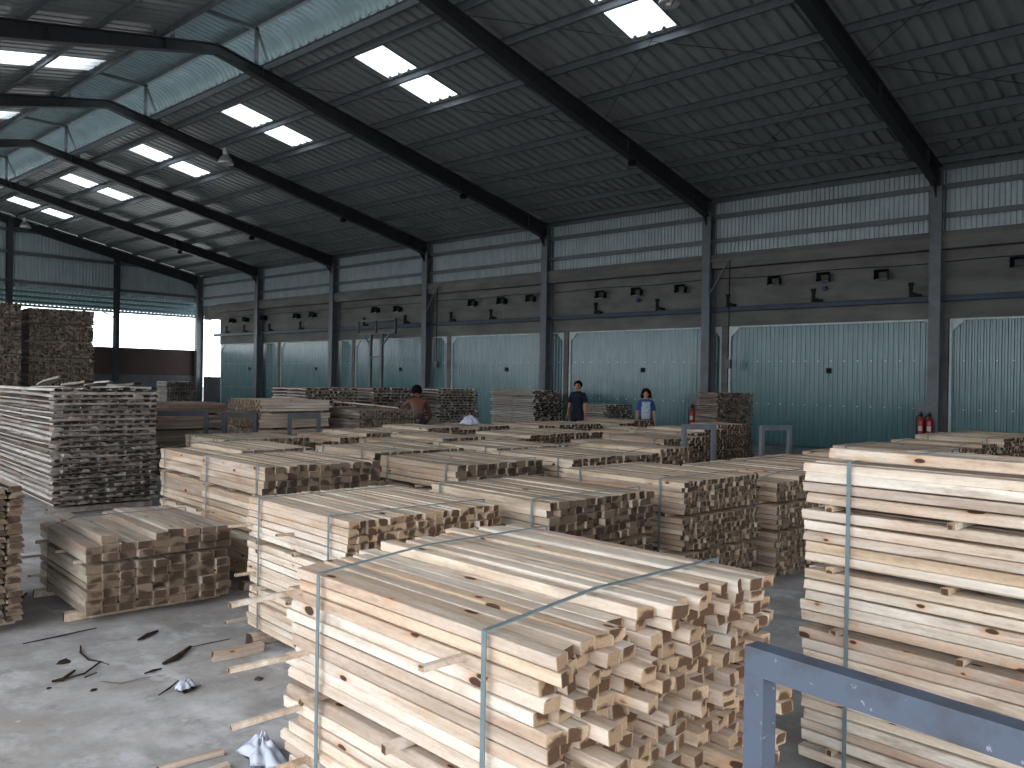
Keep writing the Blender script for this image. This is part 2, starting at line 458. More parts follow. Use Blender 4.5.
# ridge monitor: low raised roof with rolled eaves over the open ridge
mm = MB()
prof = []
def monz(x): return 10.24 - abs(x-XC)*.16
cs = []
for k in range(9):                        # left rolled eave
    a = PI - k*(PI*.62)/8
    pass
half = []
for d in (0, .45, .9, 1.3): half.append((XC+d, monz(XC+d)))
cx, cz, rr = XC+1.3, monz(XC+1.3)-.52, .52
for k in range(1, 9):
    a = R(83) - k*R(86)/8
    half.append((cx+rr*math.cos(a)*1.15, cz+rr*math.sin(a)))
cross = [(2*XC-x, z) for x, z in reversed(half[1:])] + half
pr = rib_profile(Y0-.2, Y1+.2, .2, .03)
k = len(pr)
vs = []
for i, (x, z) in enumerate(cross):
    nx = 0; nz = 1
    if i < len(cross)-1 and i > 0:
        tx, tz = cross[i+1][0]-cross[i-1][0], cross[i+1][1]-cross[i-1][1]; l = math.hypot(tx, tz); nx, nz = -tz/l, tx/l
    for p, h in pr: vs.append((x+nx*h, p, z+nz*h))
fs = [(i*k+q, i*k+q+1, (i+1)*k+q+1, (i+1)*k+q) for i in range(len(cross)-1) for q in range(k-1)]
o = mm.add(vs, fs).build('ceiling', M['monitor'])
struct(o, 'raised ridge ventilator roof with rolled ribbed eaves', 'roof')
for x in (XC-1.02, XC+1.02):
    struct(MB().box(x-.04, x+.04, Y0, Y1, monz(x)-.14, monz(x)-.02).build('trim_%d' % (1 if x < XC else 2), M['galv']), 'long steel purlin under the raised ridge roof', 'purlin', 'ridge ventilator purlins')

# frames
def isect_beam(path_bot, path_top, y, fw=.2, ft=.025, wt=.02):
    """I-section rafter from bottom and top polylines in XZ"""
    mb = MB(); n = len(path_bot)
    poly = path_bot + path_top[::-1]
    mb.prism(poly, y-wt/2, y+wt/2, 'y')
    for path, s in ((path_bot, 1), (path_top, -1)):
        for i in range(n-1):
            (xa, za), (xb, zb) = path[i], path[i+1]
            mb.prism([(xa, za), (xb, zb), (xb, zb+s*ft), (xa, za+s*ft)], y-fw/2, y+fw/2, 'y')
    # stiffeners
    for i in range(1, n-1):
        (xa, za), (xt, zt) = path_bot[i], path_top[i]
        mb.prism([(xa-.01, za), (xa+.01, za), (xt+.01, zt), (xt-.01, zt)], y-fw/2*.9, y+fw/2*.9, 'y')
    return mb
def rafter_paths(side):
    sgn = 1 if side == 'r' else -1
    bot = []; top = []
    for t, dep in ((0., .50), (.08, .45), (.35, .42), (.7, .36), (.9, .27), (1., .23)):
        d = (XR-XC)*(1-t)
        x = XC + sgn*d
        zt = zroof(x) - .15
        top.append((x, zt)); bot.append((x, zt-dep))
    return bot, top
for i, y in enumerate(FR):
    for side in ('r', 'l'):
        b, t = rafter_paths(side)
        mb = isect_beam(b, t, y)
        if side == 'r':
            mb.prism([(XR-.08, 6.1), (XR-.08, 6.52), (XR-.5, 6.60)], y-.012, y+.012, 'y')
        struct(mb.build('beam', M['steel_dark']), 'dark steel rafter of the hall roof', 'rafter', 'roof rafters %s' % ('over the kiln side' if side == 'r' else 'over the yard side'))
    # ridge monitor stools
    mb = MB()
    for x in (XC-1.02, XC+1.02):
        mb.bar((x, y, zroof(x)-.16), (x, y, monz(x)-.14), .06, .08)
        s = 1 if x > XC else -1
        mb.bar((x+s*.02, y, monz(x)-.2), (x+s*.42, y, zroof(x+s*.4)-.12), .05, .05)
    mb.bar((XC-1.05, y, monz(XC-1)-.17), (XC+1.05, y, monz(XC+1)-.17), .06, .09)
    struct(mb.build('beam', M['galv']), 'small steel stool frame carrying the raised ridge roof', 'frame', 'ridge stool frames')
    for side, x in (('r', XR-.1), ('l', XL+.1)):
        s = 1 if side == 'r' else -1
        mb = MB(); e = .36
        mb.box(min(x+s*.021, x+s*(e-.021)), max(x+s*.021, x+s*(e-.021)), y-.01, y+.01, .031, 6.9)
        mb.box(min(x, x+s*.02), max(x, x+s*.02), y-.13, y+.13, .031, 6.5)
        mb.box(min(x+s*(e-.02), x+s*e), max(x+s*(e-.02), x+s*e), y-.13, y+.13, .031, 6.9)
        mb.box(min(x-s*.06, x+s*(e+.02)), max(x-s*.06, x+s*(e+.02)), y-.18, y+.18, 0, .03)
        mb.box(min(x+s*.022, x+s*(e-.022)), max(x+s*.022, x+s*(e-.022)), y-.12, y+.12, 6.38, 6.42)
        struct(mb.build('column', M['steel']), 'grey steel I-section column along the %s' % ('kiln doors' if side == 'r' else 'open yard side'), 'column', 'hall columns %s' % side.replace('r', 'by the kilns').replace('l', 'by the yard') if False else ('columns by the kiln doors' if side == 'r' else 'columns by the yard'))

PURL = [21.05, 19.95, 18.9, 17.75, 16.5, 15.2, 13.92, 12.57, 11.26, 10.66]
for side in ('r', 'l'):
    for x in (PURL if side == 'r' else [-2.25, -1.15, -.1, 1.05, 2.3, 3.2, 4.3, 5.45, 6.82, 8.13]):
        z = zroof(x)
        mb = MB()
        s = 1 if side == 'r' else -1
        mb.box(x-.008, x+.008, Y0, Y1, z-.155, z-.005)
        mb.box(min(x, x+s*.06), max(x, x+s*.06), Y0, Y1, z-.158, z-.146)
        mb.box(min(x, x-s*.06), max(x, x-s*.06), Y0, Y1, z-.016+(-s*0), z-.006)
        struct(mb.build('beam', M['galv']), 'long steel purlin under the %s roof slope' % ('kiln side' if side == 'r' else 'yard side'), 'purlin', 'roof purlins %s' % ('kiln side' if side == 'r' else 'yard side'))

# bracing rods
def rod(p, q, r=.008):
    mid = (Vector(p)+Vector(q))/2 - Vector((0,0,.06))
    mb = MB(); mb.tube([p, mid, q], r, 6)
    struct(mb.build('beam', M['steel_dark']), 'thin round bracing rod crossing under the roof', 'rod', 'roof bracing rods')
for (ya, yb) in ((FR[1], FR[2]), (FR[2], FR[3]), (FR[3], FR[4])):
    for xa, xb in ((20.6, 16.0), (16.0, 11.0)):
        rod((xa, ya, zroof(xa)-.3), (xb, yb, zroof(xb)-.3)); 
        if ya != FR[3]: rod((xb, ya, zroof(xb)-.3), (xa, yb, zroof(xa)-.3))

# right wall: kiln fronts
wr = MB()
KE = 39.97
wr.box(21.75, 21.95, Y0, KE, 0, 3.3)                                                        # behind the doors
wr.box(21.5, 21.95, Y0, KE, 3.3, 4.92)                                                      # lintel band
struct(wr.build('wall_right', M['concrete']), 'bare concrete kiln front above the doors', 'wall')
wr = MB(); wr.prism([(21.95, 4.925), (21.24, 4.925), (21.19, 5.2), (21.24, 5.32), (21.95, 5.48)], Y0, KE, 'y')   # ledge beam
struct(wr.build('wall_right', M['concrete']), 'concrete ledge beam along the top of the kiln front', 'wall')
PIL = [-.15, 5.71, 11.43, 17.2, 22.85, 28.75, 34.5, 40.0]
for k, y in enumerate(PIL):
    if k == 7: continue
    struct(MB().box(21.52, 21.74, y-.095, y+.095, 0, 3.29).build('column', M['concrete']), 'bare concrete pier between two kiln doors', 'pier', 'kiln door piers')
cl = MB()
pr = rib_profile(Y0, Y1, .115, .036, .16, .10)
cl.add([(21.47-h, p, 5.345) for p, h in pr] + [(21.47-h, p, 7.0) for p, h in pr], [(q, q+1, len(pr)+q+1, len(pr)+q) for q in range(len(pr)-1)])
o = cl.build('wall_right', M['cladding']); struct(o, 'pale ribbed sheet cladding above the concrete kiln front', 'wall')
for z in (5.72, 6.4, 6.86):
    struct(MB().box(21.33, 21.42, Y0, Y1, z-.05, z+.05).box(21.318, 21.332, Y0, Y1, z-.062, z+.062).build('beam', M['galv']), 'steel girt across the ribbed cladding', 'girt', 'cladding girts')
# end bay: low plaster wall with an open gap above
struct(MB().box(21.5, 21.7, KE+.02, Y1-.15, 0, 1.62).build('wall_right', M['plaster']), 'low grey plaster wall in the last bay by the corner column', 'wall')
struct(MB().box(21.5, 21.7, KE+.02, Y1-.15, 4.62, 5.45).build('wall_right', M['concrete']), 'concrete lintel over the gap in the last bay', 'wall')

# doors
for k in range(7):
    a, b = PIL[k]+.13, PIL[k+1]-.13
    if k == 6: b = KE
    n = round((b-a)/.125)
    pr = rib_profile(a, b, (b-a)/n, .014, .40, .14)
    mb = MB()
    m_ = len(pr)
    mb.add([(21.62-h, p, .03) for p, h in pr] + [(21.62-h, p, 3.26) for p, h in pr], [(q, q+1, m_+q+1, m_+q) for q in range(m_-1)])
    d = mb.build('door_%d' % (k+1), M['door'])
    struct(d, 'wide teal ribbed metal kiln door', 'door', 'kiln doors')
    t = MB()
    t.box(21.56, 21.64, a-.02, a+.04, .02, 3.3); t.box(21.56, 21.64, b-.04, b+.02, .02, 3.3); t.box(21.56, 21.64, a+.04, b-.04, 3.26, 3.31)
    t.build('edge_trim', M['trim'], d)
    for yy, s in ((a+.04, 1), (b-.04, -1)):
        q = MB(); q.prism([(yy, 3.26), (yy+s*.26, 3.26), (yy, 3.0)], 21.575, 21.59, 'x'); q.build('corner_gusset', M['trim'], d)
    yh = (a+b)/2 - .1
    h = MB(); h.box(21.56, 21.6, yh-.06, yh+.06, 1.98, 2.12); h.tube([(21.56, yh-.05, 2.08), (21.52, yh, 2.11), (21.56, yh+.05, 2.08)], .012, 6)
    h.build('door_handle', M['black'], d)
    # bolts
    q = MB()
    for j in range(int((b-a)/.34)):
        yy = a+.2+j*.34
        for z in (1.14, 2.3):
            q.box(21.585, 21.6, yy-.012, yy+.012, z-.012, z+.012)
    q.build('bolt_row', M['trim'], d)
# sliding rail
rl = MB(); rl.box(21.24, 21.40, Y0, 40.3, 3.70, 3.715); rl.box(21.24, 21.40, Y0, 40.3, 3.81, 3.825); rl.box(21.31, 21.33, Y0, 40.3, 3.71, 3.82)
for y in [v+1.4 for v in PIL]: rl.box(21.33, 21.52, y-.03, y+.03, 3.74, 3.79)
struct(rl.build('trim_3', M['rail']), 'long dark blue track rail along the concrete above the doors', 'rail')
for y in [38.9, 37.21, 34.94, 32.35, 27.68, 25.08, 22.46, 20.4, 15.78, 13.49, 11.17, 8.73, 6.33, 3.2]:
    t = empty('rail_trolley', (21.32, y, 3.826))
    tag(t, 'black door trolley with an upright lever on the blue track rail', 'trolley', 'door trolleys on the track rail')
    MB().box(-.06, .06, -.16, .10, 0, .07).prism([(-.12, .07), (.06, .07), (.06, .14)], -.05, .05, 'x').build('carriage', M['black'], t)
    MB().box(-.03, .03, .04, .11, .07, .34).box(-.035, .035, .02, .13, .27, .36).build('lever', M['black'], t)
    for s in (-.1, .05):
        w = MB(); w.tube([(-.085, s, .03), (-.06, s, .03)], .035, 10); w.build('wheel', M['black'], t)

# floodlights on the concrete band
def floodlight(y, z=4.45, w=.34, h=.26):
    t = empty('floodlight', (21.5, y, z))
    MB().box(-.10, 0, -w*.3, w*.3, -h*.32, h*.32).build('housing', M['black'], t)
    hs = t.children[0] if t.children else None
    for nm, mt, q in (('hood', 'black', ((0,3,7,4),(1,5,6,2),(2,6,7,3))), ('reflector', 'lampmetal', ((0,4,5,1),))):  # only the bottom wall pale: caught skylight is put into its colour
        a = [(-.10, -w*.3, -h*.3), (-.10, w*.3, -h*.3), (-.10, w*.3, h*.3), (-.10, -w*.3, h*.3)]
        b = [(-.27, -w*.5, -h*.5), (-.27, w*.5, -h*.5), (-.22, w*.5, h*.5), (-.22, -w*.5, h*.5)]
        r_ = MB().add(a+b, q).build(nm, M[mt], t)
        sd = r_.modifiers.new('s', 'SOLIDIFY'); sd.thickness = .008
    MB().box(-.112, -.101, -w*.29, w*.29, -h*.29, h*.29).build('glass', M['lampglass'], hs)
    MB().box(-.235, -.22, -w*.52, -w*.48, -h*.5, h*.52).box(-.235, -.22, w*.48, w*.52, -h*.5, h*.52).box(-.235, -.22, -w*.48, w*.48, h*.47, h*.52).build('rim', M['black'], hs)
    return t
FL = [38.47, 37.22, 35.57, 32.77, 31.51, 27.04, 25.64, 21.42, 19.97, 18.62, 15.67, 14.31, 12.78, 9.88, 8.54, 7.09, 4.14, 2.6]
for y in FL:
    tag(floodlight(y, 4.45 + random.uniform(-.03, .03)), 'black floodlight with a pale reflector on the concrete above the kiln doors', 'floodlight', 'floodlights above the kiln doors')
for y, w in ((14.31, 'above the standing people'), (8.54, 'left of the red extinguishers')):
    t = MB(); t.lathe([(.02, .06), (.06, .05), (.085, 0), (.08, -.04), (.03, -.07)], 12)
    o = t.build('wall_fitting', M['bluebit'], None, (21.36, y-.02, 4.19)); tag(o, 'small blue round fitting hanging under a floodlight '+w, 'fitting')
    o2 = MB().box(-.01, .14, -.01, .01, .02, .045).build('arm', M['black'], o)
# cable along the floodlights
cb = MB(); cb.tube([(21.485, y, 4.645 + .02*math.sin(y*1.7)) for y in [1.5+.6*i for i in range(63)]], .012, 6)
tag(cb.build('cable', M['black']), 'thin black cable linking the floodlights along the concrete', 'cable')

# hoist frame near the shirtless worker's stacks and jib brackets on columns
t = empty('lifting_frame', (20.75, 26.2, 0))
tag(t, 'tall grey steel T-frame with a box head standing before the kiln doors', 'frame')
for dy in (-.35, .35): MB().box(-.05, .05, dy-.05, dy+.05, .0, 3.42).build('post', M['steel'], t)
hd = MB()
for z in (3.42, 3.95): hd.box(-.04, .04, -1.2, 1.2, z, z+.06)
for y in (-1.2, 0, 1.14): hd.box(-.04, .04, y, y+.06, 3.42, 4.0)
hd.build('box_head', M['galv'], t)
for s in (-1, 1): MB().bar((0, s*.36, 2.95), (0, s*.85, 3.42), .05, .05).build('brace', M['steel'], t)
MB().box(-.04, .04, -.35, .35, 2.5, 2.56).build('cross_bar', M['galv'], t)
for y, w in ((11.83, 'by the narrow dark slab stack'), (23.8, 'behind the shirtless worker')):
    t = empty('jib_bracket', (21.10, y-.02, 0))
    tag(t, 'jib arm with a hanging line on the column '+w, 'bracket')
    MB().box(0, .11, -.11, -.09, 4.1, 5.2).bar((0, -.1, 5.12), (0, -.78, 5.12), .05, .05).build('arm', M['steel'], t)
    MB().bar((0, -.1, 4.2), (0, -.66, 5.05), .04, .04).build('brace', M['steel'], t)
    MB().tube([(0, -.72, 5.1), (0, -.72, 2.3)], .016, 6).build('line', M['black'], t)
    MB().box(-.05, .05, -.80, -.64, 2.1, 2.34).build('switch_box', M['galv'], t)

# far gable
G = Y1 + .1
bw = MB(); bw.box(XL, 21.36, G, G+.2, 1.66, 3.0)
struct(bw.build('wall_far', M['brick']), 'dark red brick wall below the bright gable opening', 'wall')
struct(MB().box(XL, 21.36, G-.02, G+.22, 0, 1.66).build('wall_far', M['plaster']), 'grey plastered base of the far gable wall', 'wall')
gc = MB(); pr = rib_profile(XL, 21.4, .15, .036, .16, .10); m_ = len(pr)
gc.add([(p, G-h, 5.55) for p, h in pr] + [(p, G-h, zroof(p)-.02) for p, h in pr], [(q, q+1, m_+q+1, m_+q) for q in range(m_-1)])
struct(gc.build('wall_far', M['cladding']), 'ribbed sheet cladding filling the far gable', 'wall')
for x in (17.0, 12.3, 7.6, 2.9):
    mb = MB(); mb.box(x-.11, x+.11, G-.30, G-.28, 0, zroof(x)-.2); mb.box(x-.11, x+.11, G-.06, G-.04, 0, zroof(x)-.2); mb.box(x-.012, x+.012, G-.28, G-.06, 0, zroof(x)-.2)
    struct(mb.build('column', M['steel_dark']), 'steel wind column in the far gable', 'column', 'gable columns')
for z in (5.8, 7.1, 8.1):
    xa = XL+.1 if z < 7 else XL + (z-6.9)/SL + .2
    xb = 2*XC - xa
    struct(MB().box(xa, min(xb, 21.1), G-.14, G-.05, z-.07, z+.07).build('beam', M['galv']), 'steel girt across the far gable cladding', 'girt', 'gable girts')
# canopy beyond the gable
cn = MB(); pr = rib_profile(XL, 24.4, .2, .03); m_ = len(pr)
cn.add([(p, G+.05, 5.6+h) for p, h in pr] + [(p, G+2.6, 4.98+h) for p, h in pr], [(q, q+1, m_+q+1, m_+q) for q in range(m_-1)])
struct(cn.build('trim_4', M['canopy']), 'teal ribbed canopy sloping out beyond the far gable opening', 'canopy')
for d in (.5, 1.2, 1.9, 2.5):
    z = 5.6 - d*.243
    struct(MB().box(XL, 24.4, G+d-.03, G+d+.03, z-.12, z-.01).build('beam', M['canopy']), 'long purlin under the teal canopy', 'purlin', 'canopy purlins')
for x in (17.0, 12.3, 7.6):
    struct(MB().bar((x, G+.1, 4.45), (x, G+2.2, 5.0), .06, .06).build('beam', M['trim']), 'pale diagonal strut holding up the canopy', 'strut', 'canopy struts')

# yard side (left): low brick wall, columns, cladding high up
struct(MB().box(XL-.35, XL-.15, 8., Y1, 0, 1.9).box(XL-.35, XL-.15, Y0, 7.99, 0, .5).build('wall_left', M['plaster']), 'low plastered wall along the open yard side', 'wall')
cl = MB(); pr = rib_profile(Y0, Y1, .2, .03); m_ = len(pr)
cl.add([(XL-.3+h, p, 5.3) for p, h in pr] + [(XL-.3+h, p, 7.0) for p, h in pr], [(q, q+1, m_+q+1, m_+q) for q in range(m_-1)])
struct(cl.build('wall_left', M['cladding']), 'ribbed sheet cladding high on the open yard side', 'wall')
# near gable behind the viewer
nb = MB(); pr = rib_profile(XL, 21.4, .2, .03); m_ = len(pr)
NEARZ = 4.6
nb.add([(p, Y0-.1-h, NEARZ) for p, h in pr] + [(p, Y0-.1-h, zroof(p)-.02) for p, h in pr], [(q, q+1, m_+q+1, m_+q) for q in range(m_-1)])
struct(nb.build('wall_near', M['cladding']), 'ribbed sheet cladding of the near gable', 'wall')
struct(MB().box(6, 21.7, Y0-.25, Y0-.05, 0, NEARZ).build('wall_near', M['concrete']), 'concrete wall closing part of the near gable', 'wall')

# high-bay lamps and small rafter fittings
def bay_lamp(x, y, ztop, drop=.2):
    t = empty('bay_lamp', (x, y, ztop))
    MB().tube([(0,0,.0), (0,0,-drop)], .012, 6).build('stem', M['black'], t)
    MB().lathe([(.05, -drop), (.09, -drop-.03), (.09, -drop-.22), (.06, -drop-.24)], 14).build('driver_case', M['lampmetal'], t)
    s = MB()
    n = 18; pf = [(.07, -drop-.22), (.13, -drop-.28), (.2, -drop-.40), (.235, -drop-.50)]
    vs = []; fs = []
    for r_, z in pf:
        for k in range(n): vs.append((r_*math.cos(2*PI*k/n), r_*math.sin(2*PI*k/n), z))
    for i in range(3):
        for k in range(n): fs.append((i*n+k, i*n+(k+1)%n, (i+1)*n+(k+1)%n, (i+1)*n+k))
    sh = s.add(vs, fs).build('lamp_shade', M['lampmetal'], t, smooth=True)
    sd = sh.modifiers.new('s', 'SOLIDIFY'); sd.thickness = .008
    MB().lathe([(.03, -drop-.25), (.05, -drop-.33), (.03, -drop-.42)], 10).build('bulb', M['paper'], sh)
    return t
lp = bay_lamp(12.6, 7.88, zroof(12.6)-.005, .03); lp.scale = (.8, .8, .8)
tag(lp, 'grey high-bay lamp hanging below a skylight at the top of the hall', 'lamp')
tag(bay_lamp(12.75, 23.52, zroof(12.75)-.08, .03), 'bell-shaped high-bay lamp beside the third rafter from the far end', 'lamp')
tag(bay_lamp(12.75, 41.2, zroof(12.75)-.03, .03), 'bell-shaped high-bay lamp under the roof at the far gable', 'lamp')
for y in FR[3:8]:
    t = empty('rafter_lamp', (17.3, y-.02, zroof(17.3)-.15-.375))
    tag(t, 'small dark round lamp fixed under a rafter', 'lamp', 'small lamps under the rafters')
    MB().tube([(0,0,.02), (0,0,-.06)], .02, 6).build('stem', M['black'], t)
    MB().lathe([(.03, -.05), (.09, -.08), (.11, -.16), (.09, -.2), (.02, -.21)], 12).build('lamp_shade', M['black'], t)

# ------------------------------------------------------------------ lumber
def plank_shape(w, t, L, rng, style):
    """returns verts, faces, mats, cap uvs of one sawn board centred on its middle; ends in slot 1, bark in slot 2"""
    if style == 'fresh': w *= rng.uniform(.84, 1.); t *= rng.uniform(.86, 1.)
    elif style == 'std': w *= rng.uniform(.93, 1.); t *= rng.uniform(.92, 1.)
    b = min(w, t)*.07
    x, z = w/2, t/2
    sec = [(-x+b, -z), (x-b, -z), (x, -z+b), (x, z-b), (x-b, z), (-x+b, z), (-x, z-b), (-x, -z+b)]
    wane = rng.random()
    bark = set()
    if style == 'slab':
        k = w*rng.uniform(.10, .22); k2 = w*rng.uniform(.08, .22)
        sec = [(-x, -z), (x, -z), (x-k*.3, -z*.1), (x-k, z), (0, z*1.0), (-x+k2, z), (-x+k2*.4, z*.2)]
        bark = {2} if rng.random() < .5 else ({5} if rng.random() < .5 else set())
    elif wane < .35:
        k = rng.uniform(.25, .5)
        c = rng.choice((0, 1))
        if c == 0: sec = [(-x+b, -z), (x-b, -z), (x, -z+b), (x, z*(1-2*k)), (x-w*k*.4, z*(1-k*.6)), (x-w*k*.9, z), (-x+b, z), (-x, z-b), (-x, -z+b)]
        else: sec = [(-x+b, -z), (x-b, -z), (x, -z+b), (x, z-b), (x-b, z), (-x+w*k*.9, z), (-x+w*k*.4, z*(1-k*.6)), (-x, z*(1-2*k)), (-x, -z+b)]
    n = len(sec); NS = 5 if style == 'slab' else 4
    bow = rng.uniform(-1, 1)*(.012 if style == 'slab' else .004); side = rng.uniform(-1, 1)*(.02 if style == 'slab' else .003); tw = rng.uniform(-1, 1)*.01
    slant = rng.uniform(-.25, .25)*w; slant2 = rng.uniform(-.15, .15)*t
    if style == 'fresh' and rng.random() < .3: slant *= 2.
    vs = []; fs = []; ms = []; uv = {}
    for s in range(NS+1):
        u = s/NS*2-1
        for (px, pz) in sec:
            wv = 1
            if style == 'slab': wv = 1 + .06*math.sin(u*3.+px*20+bow*300)
            yy = u*L/2 + ((slant*px/w + slant2*pz/t)*(1 if s in (0, NS) else 0))
            vs.append((px*wv + side*(1-u*u) + tw*u*pz, yy, pz + bow*(1-u*u) - tw*u*px))
    for s in range(NS):
        for k in range(n):
            k2 = (k+1) % n
            fs.append((s*n+k, s*n+k2, (s+1)*n+k2, (s+1)*n+k)); ms.append(2 if k in bark else 0)
    uv[len(fs)] = [(px/w, pz/w) for px, pz in sec[::-1]]
    fs.append(tuple(range(n-1, -1, -1))[::-1] if False else tuple(range(0, n))); ms.append(1)
    uv[len(fs)-1] = [(px/w, pz/w) for px, pz in sec]
    uv[len(fs)] = [(px/w, pz/w) for px, pz in sec[::-1]]
    fs.append(tuple(NS*n+k for k in range(n-1, -1, -1))); ms.append(1)
    return vs, fs, ms, uv

def shapes_to_mesh(name, items, mats):
    """items: list of (shape, Matrix) merged into one mesh"""
    V = []; F = []; MI = []; UV = []
    for (vs, fs, ms, uv), mt in items:
        o = len(V)
        V += [tuple(mt @ Vector(p)) for p in vs] if mt is not None else vs
        for i, f_ in enumerate(fs):
            F.append(tuple(k+o for k in f_)); MI.append(ms[i])
            u = uv.get(i)
            UV += u if u else [(0., 0.)]*len(f_)
    me = bpy.data.meshes.new(name); me.from_pydata(V, [], F)
    for m in mats: me.materials.append(m)
    me.polygons.foreach_set('material_index', MI)
    lay = me.uv_layers.new(name='cap')
    lay.data.foreach_set('uv', [c for p in UV for c in p])
    me.update()
    return me

_cache = {}
def variants(w, t, L, style, mats, nvar=10):
    key = (round(w, 4), round(t, 4), round(L, 3), style, tuple(m.name for m in mats))
    if key not in _cache:
        rng = random.Random(hash(key[:3]) & 0xffff)
        sh = [plank_shape(w, t, L, rng, style) for _ in range(nvar)]
        _cache[key] = (sh, [shapes_to_mesh('plank', [(s, None)], mats) for s in sh])
    return _cache[key]

ANG = 5.5
def bundle(A, ztop, W, w, t, wood='mid', L=1.2, ang=ANG, gaps=(), steps=None, jit=.012, parts=100, straps=(.2, .2), strap='strap', seed=1,
           label='', sticks=(), group='strapped lumber bundles', name='lumber_bundle', cat='lumber bundle', skid=.07, out=None, order='top', base=0., gh=.028):
    """A = near left bottom corner, boards run along local y. gaps = layer indices (from the top) under which a row of spacer sticks lies.
    steps = [(column fraction, layers missing on top)]"""
    rng = random.Random(seed*7919+13)
    root = empty(name, (A[0], A[1], base), -R(ang))
    tag(root, label, cat, group)
    mats = (M[wood], M[wood+'_end'], M['bark'])
    nx = max(2, round(W/w)); pw = W/nx
    H = ztop - skid - base
    nz = max(2, round((H - gh*len(gaps))/t)); pt = (H - gh*len(gaps))/nz
    sh, me = variants(pw*.975, pt*.97, L, 'fresh' if wood == 'fresh' else 'std', mats)
    # layer heights from the top
    zs = []; z = ztop
    for j in range(nz):
        zs.append(z - pt/2); z -= pt
        if j in gaps: z -= gh
    miss = [0]*nx
    if steps:
        for i in range(nx):
            fr = (i+.5)/nx
            for a, k in steps:
                if fr >= a: miss[i] = k
    items = []
    for j in range(nz):
        for i in range(nx):
            if j < miss[i]: continue
            top = j == miss[i]
            v = rng.randrange(len(sh))
            dy = rng.gauss(0, jit)
            if out and (i, j) in out: dy -= out[(i, j)]
            dx = rng.uniform(0, .3)*pw*.08 if i == 0 else rng.uniform(-.3, .3)*pw*.08
            if i == 0: dx += rng.uniform(0, .008)
            dz = -rng.uniform(0, .007) if top else 0
            rz = rng.gauss(0, .0025)
            mt = Matrix.Translation((pw*(i+.5)+dx, L/2+dy, zs[j]+dz-base)) @ Matrix.Rotation(rz, 4, 'Z')
            if rng.random() < .5: mt = mt @ Matrix.Rotation(PI, 4, 'Z') if rng.random() < .5 else mt @ Matrix.Rotation(PI, 4, 'Y')
            sc = 0 if top else (1 if i == 0 else 2)
            if order == 'side': sc = 0 if i == 0 else (1 if top else 2)
            items.append((sc, j, i, v, mt))
    items.sort(key=lambda q: q[:3])
    if len(items) <= parts*1.05: parts = len(items)
    for sc, j, i, v, mt in items[:parts]:
        o = bpy.data.objects.new('plank', me[v]); COL.objects.link(o); o.parent = root; o.matrix_basis = mt
    if len(items) > parts:
        core = shapes_to_mesh('plank_core', [(sh[v], mt) for sc, j, i, v, mt in items[parts:]], mats)
        o = put('plank_core', core, root); o['kind'] = 'stuff'
    # skids
    if skid > .02:
        for yy in (.2, L-.2):
            put('skid', shapes_to_mesh('skid', [(plank_shape(.09, skid*.98, W+.06+rng.uniform(0, .05), rng, 'std'), Matrix.Translation((W/2-.03, yy, skid/2)) @ Matrix.Rotation(PI/2, 4, 'Z'))], (M['mid'], M['mid_end'], M['bark'])), root)
    # spacer sticks between layers
    for gi, j in enumerate(gaps):
        zz = zs[j] - pt/2 - gh/2 - base
        for yy in (.17, L/2, L-.15):
            ext = rng.uniform(.0, .05)
            put('spacer_stick', shapes_to_mesh('spacer_stick', [(plank_shape(.03, gh*.9, W+.01+ext, rng, 'std'), Matrix.Translation((W/2-ext/2, yy+rng.uniform(-.04, .04), zz)) @ Matrix.Rotation(PI/2, 4, 'Z'))], mats), root)
    # sticks that poke out of the long side: (y, depth from top, length out, yaw, roll)
    for (yy, dz, lo, yaw, rl_) in sticks:
        m_ = Matrix.Translation((.05, yy, ztop-dz-base)) @ Matrix.Rotation(yaw, 4, 'Z') @ Matrix.Rotation(rl_, 4, 'Y') @ Matrix.Translation((-lo/2, 0, 0)) @ Matrix.Rotation(PI/2, 4, 'Z')
        put('spacer_stick', shapes_to_mesh('spacer_stick', [(plank_shape(.022, .016, lo+.1, rng, 'std'), m_)], mats), root)
    # straps follow the top outline
    tops = [(pw*(i+.5), zs[0]+pt/2 - pt*miss[i]) for i in range(nx)]
    outline = [(-.006, tops[0][1])] + tops + [(W+.006, tops[-1][1])]
    hull = []
    for p in outline:
        while len(hull) >= 2 and (hull[-1][0]-hull[-2][0])*(p[1]-hull[-2][1]) - (hull[-1][1]-hull[-2][1])*(p[0]-hull[-2][0]) >= 0: hull.pop()
        hull.append(p)
    zb = skid - .004
    for k, off in enumerate(straps or ()):
        yy = off if k == 0 else L-off
        path = [(x, z+.007-base) for x, z in hull] + [(W+.008, zb), (-.008, zb)]
        path[0] = (-.008, path[0][1])
        mb = MB(); sw = .017; th = .003
        n = len(path)
        for a in range(n):
            (xa, za), (xb, zb2) = path[a], path[(a+1) % n]
            lean = .02*math.sin(seed+a)
            d = Vector((xb-xa, 0, zb2-za));
            if d.length < 1e-4: continue
            nn = Vector((d.z, 0, -d.x)).normalized()*th
            ya = yy; yb = yy
            if a == n-1: yb = yy
            vs = [(xa, ya-sw/2, za), (xb, yb-sw/2, zb2), (xb, yb+sw/2, zb2), (xa, ya+sw/2, za)]
            vs += [(p[0]-nn.x, p[1], p[2]-nn.z) for p in vs]
            mb.add(vs, [(0,1,2,3),(7,6,5,4),(0,4,5,1),(2,6,7,3),(1,5,6,2),(3,7,4,0)])
        mb.build('strap', M[strap], root)
    return root

